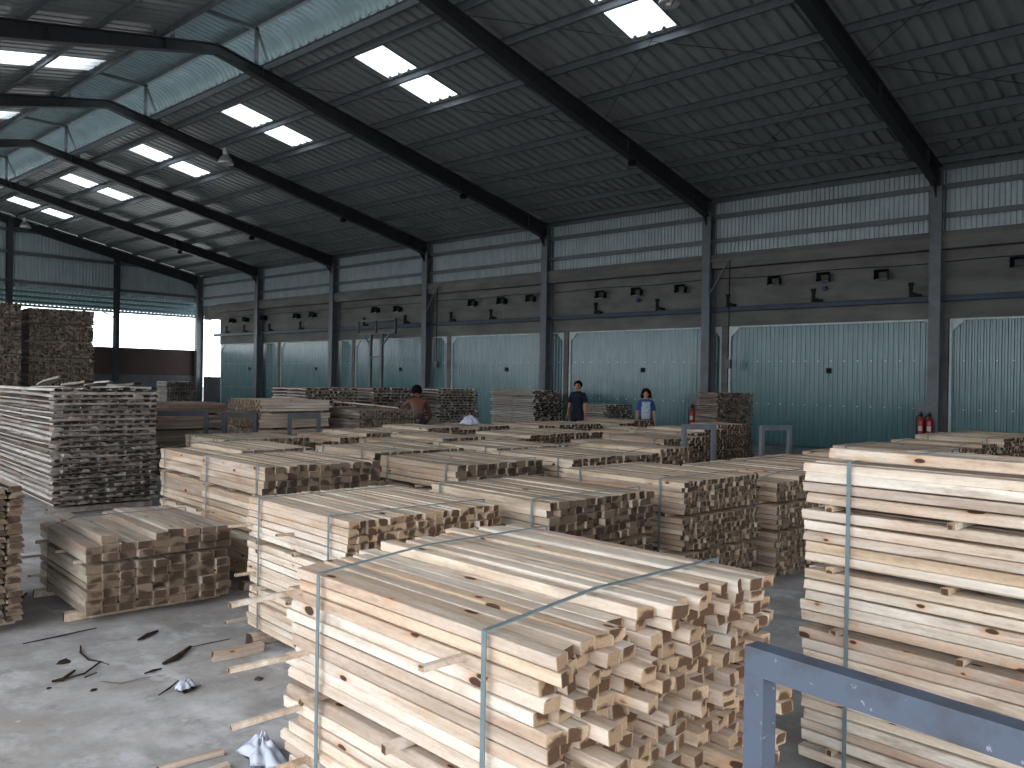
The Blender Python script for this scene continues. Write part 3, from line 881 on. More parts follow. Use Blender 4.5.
def slab_stack(A, ztop, W, w, t, gap, L=1.2, ang=ANG, parts=100, wood='slab', label='', seed=1, jit=.03, wild=0, group='stickered slab stacks', base=.1):
    """open stack: layers of rough slabs with spacer sticks between"""
    rng = random.Random(seed*104729+5)
    root = empty('slab_stack', (A[0], A[1], 0), -R(ang))
    tag(root, label, 'lumber stack', group)
    mats = (M[wood], M[wood+'_end'], M['bark'])
    nx = max(2, round(W/w)); pw = W/nx
    nz = max(2, round((ztop-base)/(t+gap))); pz = (ztop-base)/nz
    sh, me = variants(pw*.93, t, L, 'slab', mats, 9)
    items = []
    for j in range(nz):
        zc = ztop - pz*j - t/2 - rng.uniform(0, .004)
        for i in range(nx):
            v = rng.randrange(len(sh))
            mt = Matrix.Translation((pw*(i+.5)+rng.uniform(-.006, .006), L/2+rng.gauss(0, jit), zc)) @ Matrix.Rotation(rng.gauss(0, .006), 4, 'Z')
            if j < wild:                 # warped boards lying loose on top
                mt = Matrix.Translation((0, 0, rng.uniform(0, .012))) @ mt @ Matrix.Rotation(rng.uniform(-.03, .0), 4, 'X')
            items.append((0 if j == 0 else (1 if i == 0 else 2), j, i, v, mt))
    items.sort(key=lambda q: q[:3])
    if len(items) <= parts*1.05: parts = len(items)
    for sc, j, i, v, mt in items[:parts]:
        o = bpy.data.objects.new('slab', me[v]); COL.objects.link(o); o.parent = root; o.matrix_basis = mt
    if len(items) > parts:
        o = put('slab_core', shapes_to_mesh('slab_core', [(sh[v], mt) for sc, j, i, v, mt in items[parts:]], mats), root); o['kind'] = 'stuff'
    st = []
    for j in range(nz):
        zc = ztop - pz*j - t - gap/2 + .002
        for yy in (.12, L*.5, L-.12):
            st.append((plank_shape(.035, max(.008, gap*.98), W+.02, rng, 'std'), Matrix.Translation((W/2, yy+rng.uniform(-.03, .03), zc)) @ Matrix.Rotation(PI/2, 4, 'Z')))
    o = put('spacer_sticks', shapes_to_mesh('spacer_sticks', st, mats), root); o['kind'] = 'stuff'
    for yy in (.25, L-.25):
        put('bearer', shapes_to_mesh('bearer', [(plank_shape(.1, base-pz+t+.0 if False else base*.75, W, rng, 'std'), Matrix.Translation((W/2, yy, base*.375)) @ Matrix.Rotation(PI/2, 4, 'Z'))], mats), root)
    return root

B = bundle
GR = 'strapped lumber bundles'
outs = {(17, 2): .10, (16, 3): .06, (2, 0): .0}
rngo = random.Random(5)
outF = {}
for _ in range(60): outF[(rngo.randrange(18), rngo.randrange(2, 22))] = rngo.choice((.03, .05, .07, .10))
outF[(17, 3)] = .13; outF[(16, 2)] = .10; outF[(17, 1)] = .05
B((1.50, 1.25), 1.05, 1.04, .065, .038, 'fresh', ang=4, jit=.028, steps=[(0, 1), (.36, 0)], gaps=(10, 20), seed=1, out=outF, straps=(.20, .2),
  sticks=[(.30, .125, .13, .0, 0), (.12, .40, .24, .0, 0), (1.14, .12, .24, 0, 0), (1.10, .31, .26, 0, 0), (1.12, .50, .24, 0, 0), (1.08, .66, .26, 0, 0)],
  label='large pale lumber bundle with two blue straps and ragged board ends, closest to the camera')
B((2.67, 3.60), .89, 1.09, .066, .042, 'fresh', steps=[(0, 0), (.0, 0)], gaps=(5, 11), seed=2, straps=(.17, .18), sticks=[(1.14, .18, .16, 0, .05), (1.1, .47, .12, 0, 0), (.6, .15, .1, 0, 0)],
  label='pale two-strap lumber bundle directly behind the large ragged bundle')
B((2.14, 5.70), .575, .98, .105, .052, 'grey', ang=5.5, steps=[(0, 1), (.1, 0), (.2, 1), (.45, 0), (.7, 0)], gaps=(2, ), seed=3, jit=.018, straps=(.88,), strap='strap_dark',
  sticks=[(1.15, .3, .16, 0, 0), (.95, .42, .12, 0, .1)], label='low brown lumber bundle with thick stepped board ends alone on the open floor', skid=.06)
B((3.40, 5.62), .966, 1.04, .094, .055, 'mid', seed=4, gaps=(3, 8), straps=(.12, .12), label='pinkish lumber bundle with thick board ends behind the low brown bundle')
B((3.68, 7.02), .97, 1.05, .1, .05, 'mid', seed=5, gaps=(4, 9), straps=(1.06,), steps=[(0, 1), (.28, 0)], label='strapped bundle between the thick-ended pinkish bundle and the tall dark slab stack')
B((5.03, 5.22), .905, 1.08, .115, .055, 'mid', seed=6, gaps=(3, 8), straps=(.14, .14), label='strapped bundle in the second row, right of the thick-ended pinkish bundle')
B((5.30, 6.72), .90, 1.2, .1, .05, 'mid', seed=7, gaps=(4, 9), parts=60, label='strapped bundle behind the right neighbour of the thick-ended pinkish bundle')
B((3.90, 3.24), .91, 1.03, .084, .048, 'mid', seed=8, gaps=(5, 10), straps=(.13, .13), label='brown-topped bundle with dark ends, right of the pale two-strap bundle')
B((5.22, 3.08), .945, 1.0, .05, .04, 'mid', seed=9, gaps=(5, 11, 16), straps=(.2, .2), label='tall bundle of thin dark-ended boards right of the brown-topped bundle')
B((6.50, 2.96), .89, 1.1, .05, .04, 'mid', seed=10, gaps=(4, 9), straps=(.2, .2), steps=[(0, 1), (.3, 0)], label='dark-ended bundle half hidden behind the tall pale bundle at the right')
B((3.37, .27), 1.33, 1.15, .075, .046, 'fresh', seed=11, gaps=(3, 8, 13, 18, 23), order='side', straps=(.2, .2), jit=.006, skid=.06,
  label='tall pale bundle showing its long side, right behind the blue foreground trestle')
# row of bundles running right behind the tall pale one
for k, (x, y, z, W, lab) in enumerate([(7.78, 2.93, .88, 1.12, 'first bundle right of the half-hidden one'), (9.06, 2.93, .88, 1.2, 'second bundle right of the half-hidden one'),
      (10.48, 2.92, .90, 1.2, 'third bundle right of the half-hidden one'), (12.0, 2.83, .90, 1.0, 'bundle with short visible ends, third from the last'),
      (13.2, 2.72, .95, 1.1, 'bundle with the tallest dark end'), (14.55, 2.7, .93, 1.15, 'last bundle at the far right edge')]):
    B((x, y), z, W, .075, .042, 'mid', seed=20+k, gaps=(4, 9), parts=45, steps=[(0, 1), (.4, 0)] if k % 2 else None, label='row behind the tall pale bundle: '+lab)
# middle of the hall
MIDS = [
 ((6.28, 4.93), .91, .93, 'bundle with stepped dark ends in the second row, behind the tall thin-board bundle'),
 ((7.38, 4.93), .935, 1.0, 'bundle with raised dark ends beside the stepped one in the second row'),
 ((8.68, 6.33), .82, 1.2, 'low bundle behind the second row, left of the near grey trestle'),
 ((10.43, 6.48), .84, 1.1, 'bundle with a pale side and dark ends standing behind the near grey trestle'),
 ((11.75, 6.88), .90, 1.1, 'bundle seen through the near grey trestle above a lower bundle'),
 ((12.15, 8.2), .825, 1.1, 'bundle with a thin row of dark ends in front of the woman in blue'),
 ((6.8, 6.42), .885, 1.15, 'bundle in the third row between the strapped ones and the stepped dark ends'),
 ((6.78, 7.86), .90, 1.2, 'bundle with a slanting row of dark ends in the fourth row'),
 ((8.22, 7.8), .885, 1.15, 'bundle in the fourth row behind the low bundle by the trestle'),
 ((9.62, 7.92), .87, 1.15, 'bundle in the fourth row in front of the man in the dark shirt'),
 ((9.05, 9.52), .905, 1.25, 'bundle with dark ends under the lilac cloth'),
 ((10.5, 9.6), .865, 1.1, 'bundle with dark ends right of the one under the lilac cloth'),
 ((11.86, 9.62), .86, 1.2, 'bundle with dark ends at the feet of the man in the dark shirt'),
 ((7.72, 9.2), .935, 1.1, 'bundle with a low row of ends in front of the shirtless worker'),
 ((6.42, 9.22), .90, 1.1, 'bundle with a short block of dark ends left of the shirtless worker'),
 ((5.05, 9.28), .885, 1.15, 'bundle at the left of the fifth row beside the dark slab stack'),
 ((13.95, 9.75), .865, 1.15, 'bundle in the row in front of the standing woman'),
]
for k, (a, z, W, lab) in enumerate(MIDS):
    B(a, z, W, .085, .046, 'mid', seed=40+k, gaps=(4, 9), parts=40, straps=(.17, .17), steps=[None, [(0, 1), (.45, 0)], [(0, 2), (.25, 1), (.6, 0)]][k % 3], label=lab)
B((13.63, 7.35), .92, .72, .055, .042, 'mid', L=.8, ang=22, seed=70, gaps=(4, 9), parts=60, straps=(.2, .2), label='squat bundle with a full face of dark ends beside the far grey trestle')
# bundles with boards running across, beside the left trestles
B((6.95, 12.62), 1.30, 1.18, .06, .045, 'grey', ang=90+ANG, seed=71, gaps=(3, 8, 14), parts=60, straps=None, group='unstrapped lumber bundles', label='crosswise stack with reddish board ends on top behind the left trestles')
B((6.1, 14.75), 1.19, 1.15, .07, .045, 'old', ang=90+ANG, seed=72, L=1.4, gaps=(3, 8, 14), parts=60, straps=None, group='unstrapped lumber bundles', label='dark crosswise stack behind the leftmost dark trestle')
B((8.34, 10.95), 1.13, 1.2, .06, .045, 'old', seed=73, gaps=(2, 7, 13), parts=60, straps=None, group='unstrapped lumber bundles', label='dark-ended stack the shirtless worker reaches over')
# rough pile at the left edge
slab_stack((.74, 5.98), .93, 1.1, .10, .034, .006, parts=100, wood='grey', seed=81, jit=.025, label='rough pile of brown boards cut by the left edge of the photo', base=.07, group='rough board piles')
# slab stacks
slab_stack((3.50, 10.3), 1.47, 1.18, .10, .030, .032, L=3.0, parts=100, seed=82, jit=.035, wild=1, label='tall weathered slab stack with warped boards on top at the left')
for k, (a, z, lab) in enumerate([((8.8, 13.2), 1.46, 'left end of the dark slab row behind the worker'), ((10.7, 13.6), 1.46, 'middle of the dark slab row behind the worker'), ((12.65, 13.7), 1.45, 'right end of the dark slab row behind the worker')]):
    slab_stack(a, z, 1.14, .09, .034, .028, L=1.35, parts=60, seed=83+k, wood='slab', label='stickered slab stack at the '+lab)
slab_stack((18.94, 16.3), 1.37, 1.14, .11, .034, .02, L=2.0, parts=60, seed=87, label='grey slab stack with a ragged dark end left of the man in the dark shirt', jit=.06)
slab_stack((17.25, 12.45), 1.08, 1.05, .09, .03, .02, L=1.0, parts=60, seed=88, label='low dark slab stack between the standing man and woman')
slab_stack((15.47, 8.36), 1.475, .95, .09, .026, .014, L=.7, ang=22, parts=60, seed=89, wood='old', label='narrow dark slab stack towering behind the squat bundle', base=.08)
slab_stack((15.2, 32.4), 1.41, 1.14, .1, .03, .02, parts=60, seed=90, label='small slab stack with a white side before the brick gable wall')
# two tall old stacks in the far left
for k, (a, z, lab) in enumerate([((5.76, 18.3), 2.97, 'right one of the two tall old stacks far behind the slab stack'), ((4.36, 18.2), 3.02, 'left one of the two tall old stacks, cut by the photo edge')]):
    B(a, z, 1.2, .06, .05, 'old', seed=91+k, gaps=(5, 11, 17, 23, 29, 35, 41, 47), gh=.045, parts=100, straps=None, jit=.03, label='dark wall-high stack, '+lab, group='tall old lumber stacks', name='lumber_stack', cat='lumber stack')

# ------------------------------------------------------------------ trestles
def trestle(P, Q, h=1.13, tube=.05, label='', mat='trestle'):
    """inverted-U steel stand from foot P to foot Q"""
    P = Vector((P[0], P[1], 0)); Q = Vector((Q[0], Q[1], 0)); d = (Q-P)
    root = empty('steel_trestle', P, math.atan2(d.y, d.x)); L = d.length
    tag(root, label, 'trestle', 'steel trestles')
    MB().box(-tube/2, L+tube/2, -tube/2, tube/2, h-tube*1.25, h).build('top_beam', M[mat], root)
    for x in (0, L):
        lg = MB().box(x-tube/2, x+tube/2, -tube/2, tube/2, .02, h-tube*1.26).build('leg', M[mat], root)
        MB().box(x-.05, x+.05, -.18, .18, 0, .02).build('foot_plate', M[mat], lg)
    MB().box(tube/2, L-tube/2, -.015, .015, .24, .28).build('cross_bar', M[mat], root)
    return root
CAMP = dict(f=830., th=R(47.7), s=.016, hy=381., z=1.65)
def at(x, y, z=0.):
    """point of the hall at height z seen at a photo position"""
    n = math.hypot(1, CAMP['s']); c = 1/n; s = CAMP['s']/n
    dx = x-512; dy = CAMP['hy']-y
    u = (dx*c - dy*s)/CAMP['f']; v = (dx*s + dy*c)/CAMP['f']
    d = (z-CAMP['z'])/v; l = u*d
    return (l*math.cos(CAMP['th'])+d*math.sin(CAMP['th']), d*math.cos(CAMP['th'])-l*math.sin(CAMP['th']))
pa = Vector(at(761, 646, 1.13)); pb = Vector(at(1010, 722, 1.13)); pb = pa + (pb-pa).normalized()*.56
trestle(pa, pb, tube=.044, label='blue painted steel trestle with scuffed paint in the right foreground')
trestle((9.32, 5.50), (9.72, 5.30), label='grey steel trestle before the bundles, nearer the standing woman', mat='steel')
trestle((10.02, 4.78), (10.49, 4.62), label='grey steel trestle standing clear in front of a kiln door', mat='steel')
trestle((5.55, 12.55), (6.3, 12.1), 1.12, .07, label='dark steel trestle before the dark crosswise stack, leftmost in the hall', mat='steel_dark')
trestle((6.42, 11.75), (6.75, 11.45), 1.1, .06, label='dark steel trestle before the reddish board ends', mat='steel_dark')
trestle((7.15, 11.12), (7.5, 10.86), 1.1, .06, label='dark steel trestle before the long side of the crosswise stack', mat='steel_dark')

# ------------------------------------------------------------------ loose boards, sticks, bark, bags
def loose_board(P, Q, w, t, label, wood='mid', z=0., z2=None, name='loose_board', cat='board', group=None, style='std', roll=0):
    P = Vector((P[0], P[1], z+t/2)); Q = Vector((Q[0], Q[1], (z if z2 is None else z2)+t/2)); d = Q-P
    rng = random.Random(int(P.x*1000) ^ int(Q.y*777))
    me = shapes_to_mesh(name, [(plank_shape(w, t, d.length, rng, style), None)], (M[wood], M[wood+'_end'], M['bark']))
    o = put(name, me, None, (P+Q)/2, (d.to_track_quat('Y', 'Z') @ Matrix.Rotation(roll, 3, 'Y').to_quaternion()).to_euler())
    return tag(o, label, cat, group)
loose_board(at(212, 661), at(262, 651), .085, .05, 'short pale board lying on the floor at the foot of the two-strap bundle', 'fresh')
loose_board(at(222, 755), at(158, 773), .03, .022, 'thin pale stick beside the crumpled plastic film, upper one', 'fresh')
loose_board(at(228, 768), at(176, 787), .04, .022, 'thicker pale stick beside the crumpled plastic film, lower one', 'fresh')
loose_board(at(225, 624), at(248, 619), .03, .02, 'tiny pale offcut beside the bundle foot', 'fresh')
o = loose_board((2.35, 2.35), (2.93, 2.28), .07, .04, 'pale board end sticking out from the side of the large ragged bundle', 'fresh', z=.84) if False else None
# diagonal board leaning over the worker's stack
loose_board((8.5, 11.9), (9.4, 11.25), .12, .025, 'pale board lying aslant over the stack by the worker', 'mid', z=1.24, z2=1.135)
# loose board lying on the tall pale bundle, over its strap
def on_bundle(A, xl, yl, ang=ANG):
    a = R(ang); return (A[0]+xl*math.cos(a)+yl*math.sin(a), A[1]-xl*math.sin(a)+yl*math.cos(a))
loose_board(on_bundle((3.37,.27), .075, -.10), on_bundle((3.37,.27), .08, 1.10), .09, .046, 'thick pale loose board lying along the top of the tall pale bundle', 'fresh', z=1.342)
# warped boards lying on the tall weathered stack
for k, (xl, lift, lab) in enumerate([(.08, .10, 'most upturned warped board on the tall weathered slab stack'), (.36, .05, 'second warped board on the tall weathered slab stack'), (.62, .06, 'third warped board on the tall weathered slab stack'), (.9, .03, 'flattest warped board at the right of the tall weathered slab stack')]):
    loose_board(on_bundle((3.5,10.3), xl, -.08), on_bundle((3.5,10.3), xl+.04, 1.1), .11, .03, lab, 'slab', z=1.50+lift, z2=1.50, style='slab')
# low pile and offcuts in front of the tall pale bundle
low = empty('offcut_pile', (2.72, .12, 0), -R(3)); tag(low, 'low pile of short boards in front of the tall pale bundle', 'lumber pile')
rng = random.Random(3)
sh, me = variants(.075, .045, .62, 'std', (M['mid'], M['mid_end'], M['bark']))
for j in range(4):
    for i in range(5):
        o = put('plank', me[rng.randrange(len(me))], low, (.05+.08*i, .33+rng.gauss(0, .015), .024+.047*j))
for k, (x, y, rz, tone, lab) in enumerate([(2.92, .52, .6, 'grey', 'reddish offcut block with a dark end lying on the low board pile'), (3.04, .32, .9, 'mid', 'pale offcut block on the low board pile'), (2.86, .18, .75, 'old', 'dark offcut block on the low board pile')]):
    o = put('offcut', shapes_to_mesh('offcut', [(plank_shape(.07, .045, .22, random.Random(k+50), 'std'), None)], (M[tone], M[tone+'_end'], M['bark'])), None, (x, y, .190+.024), (0, 0, rz))
    tag(o, lab, 'offcut')

def bark_strip(pts, w, label, h=.012, cat='bark strip', name='bark_strip', mat='bark'):
    ps = [Vector((*at(*p), h)) for p in pts]
    mb = MB(); n = len(ps)
    rs = [w*(.55 if i in (0, n-1) else 1) for i in range(n)]
    mb.tube(ps, rs, 6)
    me_o = mb.build(name, M[mat])
    for v in me_o.data.vertices: v.co.z = max(.001, (v.co.z-h)*.7 + h)
    return tag(me_o, label, cat)
bark_strip([(138, 642), (147, 637), (157, 633)], .016, 'dark curled bark strip on the floor below the low brown bundle')
bark_strip([(163, 666), (176, 660), (190, 649)], .022, 'widest dark bark strip on the floor left of the short pale board')
bark_strip([(144, 676), (153, 673), (161, 671)], .010, 'short dark bark strip beside the widest one')
bark_strip([(158, 698), (170, 690), (178, 683)], .007, 'thin dark twig touching the clear plastic bag', name='twig', cat='twig')
bark_strip([(51, 684), (62, 682), (74, 673)], .014, 'dark forked bark piece lying in the middle of the floor')
bark_strip([(62, 682), (84, 676), (100, 664), (108, 667)], .007, 'long thin twig running from the forked bark', name='twig', cat='twig')
bark_strip([(80, 648), (80, 655), (88, 662), (100, 664)], .007, 'crooked thin twig above the forked bark', name='twig', cat='twig')
bark_strip([(84, 680), (96, 675)], .008, 'faint short twig beside the forked bark', name='twig', cat='twig')
bark_strip([(22, 646), (60, 638), (96, 630)], .007, 'long thin stick lying parallel to the low brown bundle', name='twig', cat='twig')
bark_strip([(100, 684), (120, 686), (150, 679)], .005, 'thin pale root lying across the floor', name='twig', cat='twig', mat='trunk')
bark_strip([(188, 650), (210, 645), (230, 641)], .005, 'faint thin stick pointing at the short pale board', name='twig', cat='twig')
bark_strip([(12, 607), (19, 601), (26, 595)], .016, 'dark bark bits in the shade behind the low brown bundle')
bark_strip([(184, 696), (192, 692), (200, 688)], .006, 'small brown twig right of the clear plastic bag', name='twig', cat='twig')
def chip(x, y, s, label, mat='bark'):
    p = at(x, y); r_ = random.Random(int(x*31+y))
    vs = [(math.cos(a)*s*r_.uniform(.6, 1.), math.sin(a)*s*r_.uniform(.6, 1.), 0.) for a in [k*PI/3 for k in range(6)]]
    top = [(v[0]*.6, v[1]*.6, s*r_.uniform(.15, .4)) for v in vs]
    mb = MB().add(vs+top, [tuple(range(5,-1,-1)), tuple(range(6,12))]+[(k, (k+1)%6, 6+(k+1)%6, 6+k) for k in range(6)])
    return tag(mb.build('wood_chip', M[mat], None, (p[0], p[1], .001)), label, 'chip')
chip(64, 663, .05, 'dark lump of bark with a pale side on the floor')
chip(66, 665, .02, 'x') if False else None
chip(93, 691, .022, 'small brown chip near the long thin twig')
chip(48, 689, .018, 'tiny dark chip left of the forked bark')
chip(258, 680, .035, 'reddish chip on the floor by the large bundle foot', 'brick')

def crumple(name, p, size, height, mat, label, cat, seed, parent_z=0., irr=1.):
    """crumpled sheet: a dome of random folds"""
    rng = random.Random(seed); n, mrings = 40, 12
    ph = [rng.uniform(0, 6.28) for _ in range(8)]
    vs = [(0, 0, height*.95)]
    for i in range(1, mrings+1):
        f_ = i/mrings
        for k in range(n):
            a = 2*PI*k/n
            rr_ = f_*size*(1+irr*(.16*math.sin(2*a+ph[0])+.10*math.sin(5*a+ph[1])))
            fold = math.sin(4*a+ph[2]+f_*3)*math.sin(f_*9+ph[3]) + .6*math.sin(7*a+ph[4]-f_*6)
            z = height*max(0., 1-f_**(2.2/irr))*(1+.16*irr*fold) + .012*(1+math.sin(9*a+ph[5]))*f_
            vs.append((math.cos(a)*rr_, math.sin(a)*rr_*.75, max(.002, z)))
    fs = [(0, 1+k, 1+(k+1) % n) for k in range(n)]
    for i in range(mrings-1):
        for k in range(n): fs.append((1+i*n+k, 1+(i+1)*n+k, 1+(i+1)*n+(k+1) % n, 1+i*n+(k+1) % n))
    fs.append(tuple(1+(mrings-1)*n+k for k in range(n-1, -1, -1)))
    o = MB().add(vs, fs).build(name, M[mat], None, (p[0], p[1], parent_z+.001), (0, 0, rng.uniform(0, 6)), smooth=True)
    return tag(o, label, cat)
crumple('plastic_bag', at(185, 690), .065, .045, 'plastic', 'small clear plastic bag lying on the floor among twigs', 'bag', 2)
crumple('plastic_film', at(262, 758), .125, .085, 'plastic', 'crumpled clear plastic film on the floor at the foot of the large bundle', 'plastic film', 4, 0., 1.8)
crumple('cloth', at(470, 424.5, .91), .19, .13, 'lilac', 'crumpled pale lilac cloth on a bundle in front of the grey slab stack', 'cloth', 7, .912)

# ------------------------------------------------------------------ extinguishers
def extinguisher(x, y, z, label):
    t = empty('fire_extinguisher', (x, y, z)); tag(t, label, 'fire extinguisher')
    MB().lathe([(.03, 0), (.075, .005), (.08, .03), (.08, .42), (.07, .47), (.035, .51), (.028, .54)], 18).build('cylinder_body', M['red'], t, smooth=True)
    MB().lathe([(.03, .535), (.035, .57), (.03, .60), (.015, .61)], 12).box(-.10, .06, -.012, .012, .60, .615).box(-.09, .02, -.012, .012, .635, .648).build('valve_handle', M['black'], t)
    MB().tube([(-.03, .03, .58), (-.05, .09, .52), (-.04, .10, .35), (-.03, .09, .12)], .012, 8).build('hose', M['black'], t.children[-1])
    lb = MB(); n = 8
    vs = [(-.0815*math.cos(R(-36+72*k/(n-1))), .0815*math.sin(R(-36+72*k/(n-1))), zz) for zz in (.20, .31) for k in range(n)]
    lb.add(vs, [(k, k+1, n+k+1, n+k) for k in range(n-1)]).build('paper_label', M['paper'], t)
    return t
def ext_board(y, label):
    o = MB().box(0, .03, -.24, .24, .35, 1.3).box(-.2, 0, -.24, .24, .40, .43).build('extinguisher_shelf', M['galv'], None, (21.055, y, 0))
    tag(o, label, 'shelf')
ext_board(5.93, 'small steel shelf on the column carrying the pair of red extinguishers')
ext_board(12.02, 'small steel shelf on the column carrying the single red extinguisher')
extinguisher(20.95, 6.02, .432, 'red fire extinguisher by the right column, left of the pair')
extinguisher(20.95, 5.83, .432, 'red fire extinguisher by the right column, right of the pair')
extinguisher(20.95, 12.1, .432, 'single red fire extinguisher beside the narrow dark slab stack')

# ------------------------------------------------------------------ people
def skin_mesh(name, chains, mats, parent=None, levels=2):
    """chains: list of lists of (pos, radius[, radius_y]); first vertex of each chain may join an earlier one by ('j', index)"""
    verts = []; edges = []; rad = []; roots = []
    for ch in chains:
        prev = None
        for it in ch:
            if it[0] == 'j':
                prev = it[1]; continue
            verts.append(tuple(it[0])); rad.append((it[1], it[2] if len(it) > 2 else it[1]))
            i = len(verts)-1
            if prev is None: roots.append(i)
            else: edges.append((prev, i))
            prev = i
    me = bpy.data.meshes.new(name); me.from_pydata(verts, edges, [])
    o = bpy.data.objects.new(name, me); COL.objects.link(o)
    for m in mats: me.materials.append(m)
    md = o.modifiers.new('skin', 'SKIN'); md.use_smooth_shade = True
    for i, v in enumerate(me.skin_vertices[0].data):
        v.radius = rad[i]; v.use_root = i in roots
    ss = o.modifiers.new('sub', 'SUBSURF'); ss.levels = levels; ss.render_levels = levels
    if parent: o.parent = parent
    return o

def person(loc, rz, label, S=1., lean=0., look=0., arms=None, skin='skin', shirt=None, trousers='trousers', female=False, sleeves=True, shirt2=None, bare=False):
    """figure facing local -Y, origin between the feet. arms = {side: (elbow, wrist)} in local metres for a 1.7 m person"""
    root = empty('person', loc, rz); tag(root, label, 'person'); root.scale = (S, S, S)
    hipz = .90
    def L_(x, y, z):        # lean about the hips
        dy, dz = y, z-hipz
        c, s = math.cos(lean), math.sin(lean)
        return Vector((x, dy*c - dz*s, hipz + dy*s + dz*c))
    sw = .155 if female else .18
    P = dict(pel=L_(0, 0, .93), waist=L_(0, 0, 1.06), chest=L_(0, .0, 1.26), neck0=L_(0, .01, 1.42), neck1=L_(0, 0, 1.465), jaw=L_(0, -.015, 1.525), skull=L_(0, .0, 1.582), crown=L_(0, .005, 1.63))
    A = {}
    for s, k in ((1, 'l'), (-1, 'r')):
        sh_ = L_(s*sw, .01, 1.355)
        if arms and k in arms: el, wr = Vector(arms[k][0]), Vector(arms[k][1])
        else: el, wr = L_(s*(sw+.06), .02, 1.10), L_(s*(sw+.08), -.04, .86)
        A[k] = (sh_, el, wr)
    P['upper'] = L_(0, .005, 1.35)
    ch = [[(P['pel'], .15, .10), (P['waist'], .130, .09), (P['chest'], .150, .105), (P['upper'], .120, .09), (P['neck0'], .082, .070), (P['neck1'], .054), (P['jaw'], .062, .072), (P['skull'], .074, .088), (P['crown'], .055, .07)]]
    for k in ('l', 'r'):
        sh_, el, wr = A[k]
        d = (wr-el).normalized()
        ch.append([('j', 3), (sh_.lerp(P['upper'], .12), .060), (sh_.lerp(el, .4), .050), (el, .040), (el.lerp(wr, .4), .038), (wr, .026), (wr+d*.05, .034, .018), (wr+d*.09, .036, .015)])
    for s in (1, -1):
        ch.append([('j', 0), ((s*.09, 0, .84), .085), ((s*.095, .0, .66), .072), ((s*.095, -.01, .48), .054), ((s*.095, .015, .32), .05), ((s*.095, .02, .10), .034), ((s*.095, .0, .045), .036), ((s*.10, -.12, .03), .032)])
    # nose, ears
    f_ = P['jaw'].lerp(P['skull'], .45)
    up = (P['crown']-P['jaw']).normalized(); fw = Vector((0, -math.cos(lean), -math.sin(lean)))
    if look: fw = Matrix.Rotation(look, 3, 'Z') @ fw
    sdv = fw.cross(up).normalized()
    ch.append([(f_+fw*.070+up*.012, .008), (f_+fw*.092-up*.012, .012)])
    for s in (1, -1): ch.append([(f_+sdv*s*.068+up*.01, .008), (f_+sdv*s*.080+up*.022-fw*.01, .015, .010), (f_+sdv*s*.075-up*.02, .008)])
    # fingers
    for k in ('l', 'r'):
        sh_, el, wr = A[k]; d = (wr-el).normalized()
        sx = Vector((0, 1, 0)) if abs(d.z) > .6 else Vector((0, 0, 1)).cross(d).normalized()
        nrm = d.cross(sx).normalized()
        curl = nrm*(.3 if k == 'l' else -.3)
        for q, ln in enumerate((.062, .072, .068, .052)):
            b0 = wr + d*.085 + sx*(-.03+.02*q)
            p1 = b0 + (d+curl*.2).normalized()*ln*.5; p2 = p1 + (d+curl*.9).normalized()*ln*.5
            ch.append([(b0, .0095), (p1, .0088), (p2, .007)])
        b0 = wr + d*.03 - sx*.03
        p1 = b0 + (d*.6-sx*.75).normalized()*.04; p2 = p1 + (d*.9-sx*.25+curl*.3).normalized()*.03
        ch.append([(b0, .012), (p1, .0105), (p2, .008)])
    body = skin_mesh('body', ch, [M[skin]], root)
    # face
    for s in (1, -1):
        e = MB(); e.lathe([(.002, -.009), (.008, -.006), (.012, 0), (.008, .006), (.002, .009)], 10)
        e.build('eye', M['eye'], root, f_+fw*.072+sdv*s*.030+up*.024)
    lp = MB(); lp.tube([f_+fw*.066-sdv*.022-up*.040, f_+fw*.078-up*.039, f_+fw*.066+sdv*.022-up*.040], .006, 6); lp.build('mouth', M['lips'], root)
    # hair: cap over the skull, longer for the woman
    hb = MB(); n = 20; rings = 9; c0 = P['skull'] - fw*.008 + up*.012
    vs = []
    for i in range(rings+1):
        for k in range(n):
            a = 2*PI*k/n
            front = math.cos(a)
            th_max = (1.15 if front > .45 else (1.85 if front > -.1 else 2.4)) if not female else (1.2 if front > .55 else (2.25 if front > .2 else 2.45))
            th_ = th_max*i/rings
            rx, ry, rz_ = (.090, .104, .098) if not female else (.104, .112, .108)
            jt = 1+.03*math.sin(7*a+3*i)
            dirv = fw*(math.cos(a)*math.sin(th_)*ry*jt) + sdv*(math.sin(a)*math.sin(th_)*rx*jt) + up*(math.cos(th_)*rz_)
            if female and th_ > 1.6: dirv = dirv*1.02 - up*(th_-1.6)*.05 + (fw*math.cos(a)+sdv*math.sin(a))*(th_-1.6)*.06
            vs.append(c0+dirv)
    fs = [(i*n+k, (i+1)*n+k, (i+1)*n+(k+1) % n, i*n+(k+1) % n) for i in range(rings) for k in range(n)]
    hr = hb.add(vs, fs).build('hair', M['hair'], root, smooth=True)
    sd = hr.modifiers.new('s', 'SOLIDIFY'); sd.thickness = .02; sd.offset = -1
    # clothes
    if shirt:
        c = [[(L_(0, 0, .80), .158, .125), (L_(0, 0, .92), .160, .122), (P['waist'], .148, .108), (P['chest'], .166, .120), (P['upper'], .134, .104), (L_(0, .008, 1.415), .10, .082), (L_(0, .005, 1.46), .060, .058)]]
        for k in ('l', 'r'):
            sh_, el, wr = A[k]
            c.append([('j', 4), (sh_.lerp(P['upper'], .10)+Vector((0,0,.002)), .070), (sh_.lerp(el, .4), .062), (sh_.lerp(el, .70), .060), (sh_.lerp(el, .85), .058)])
        so = skin_mesh('shirt', c, [M[shirt]], root)
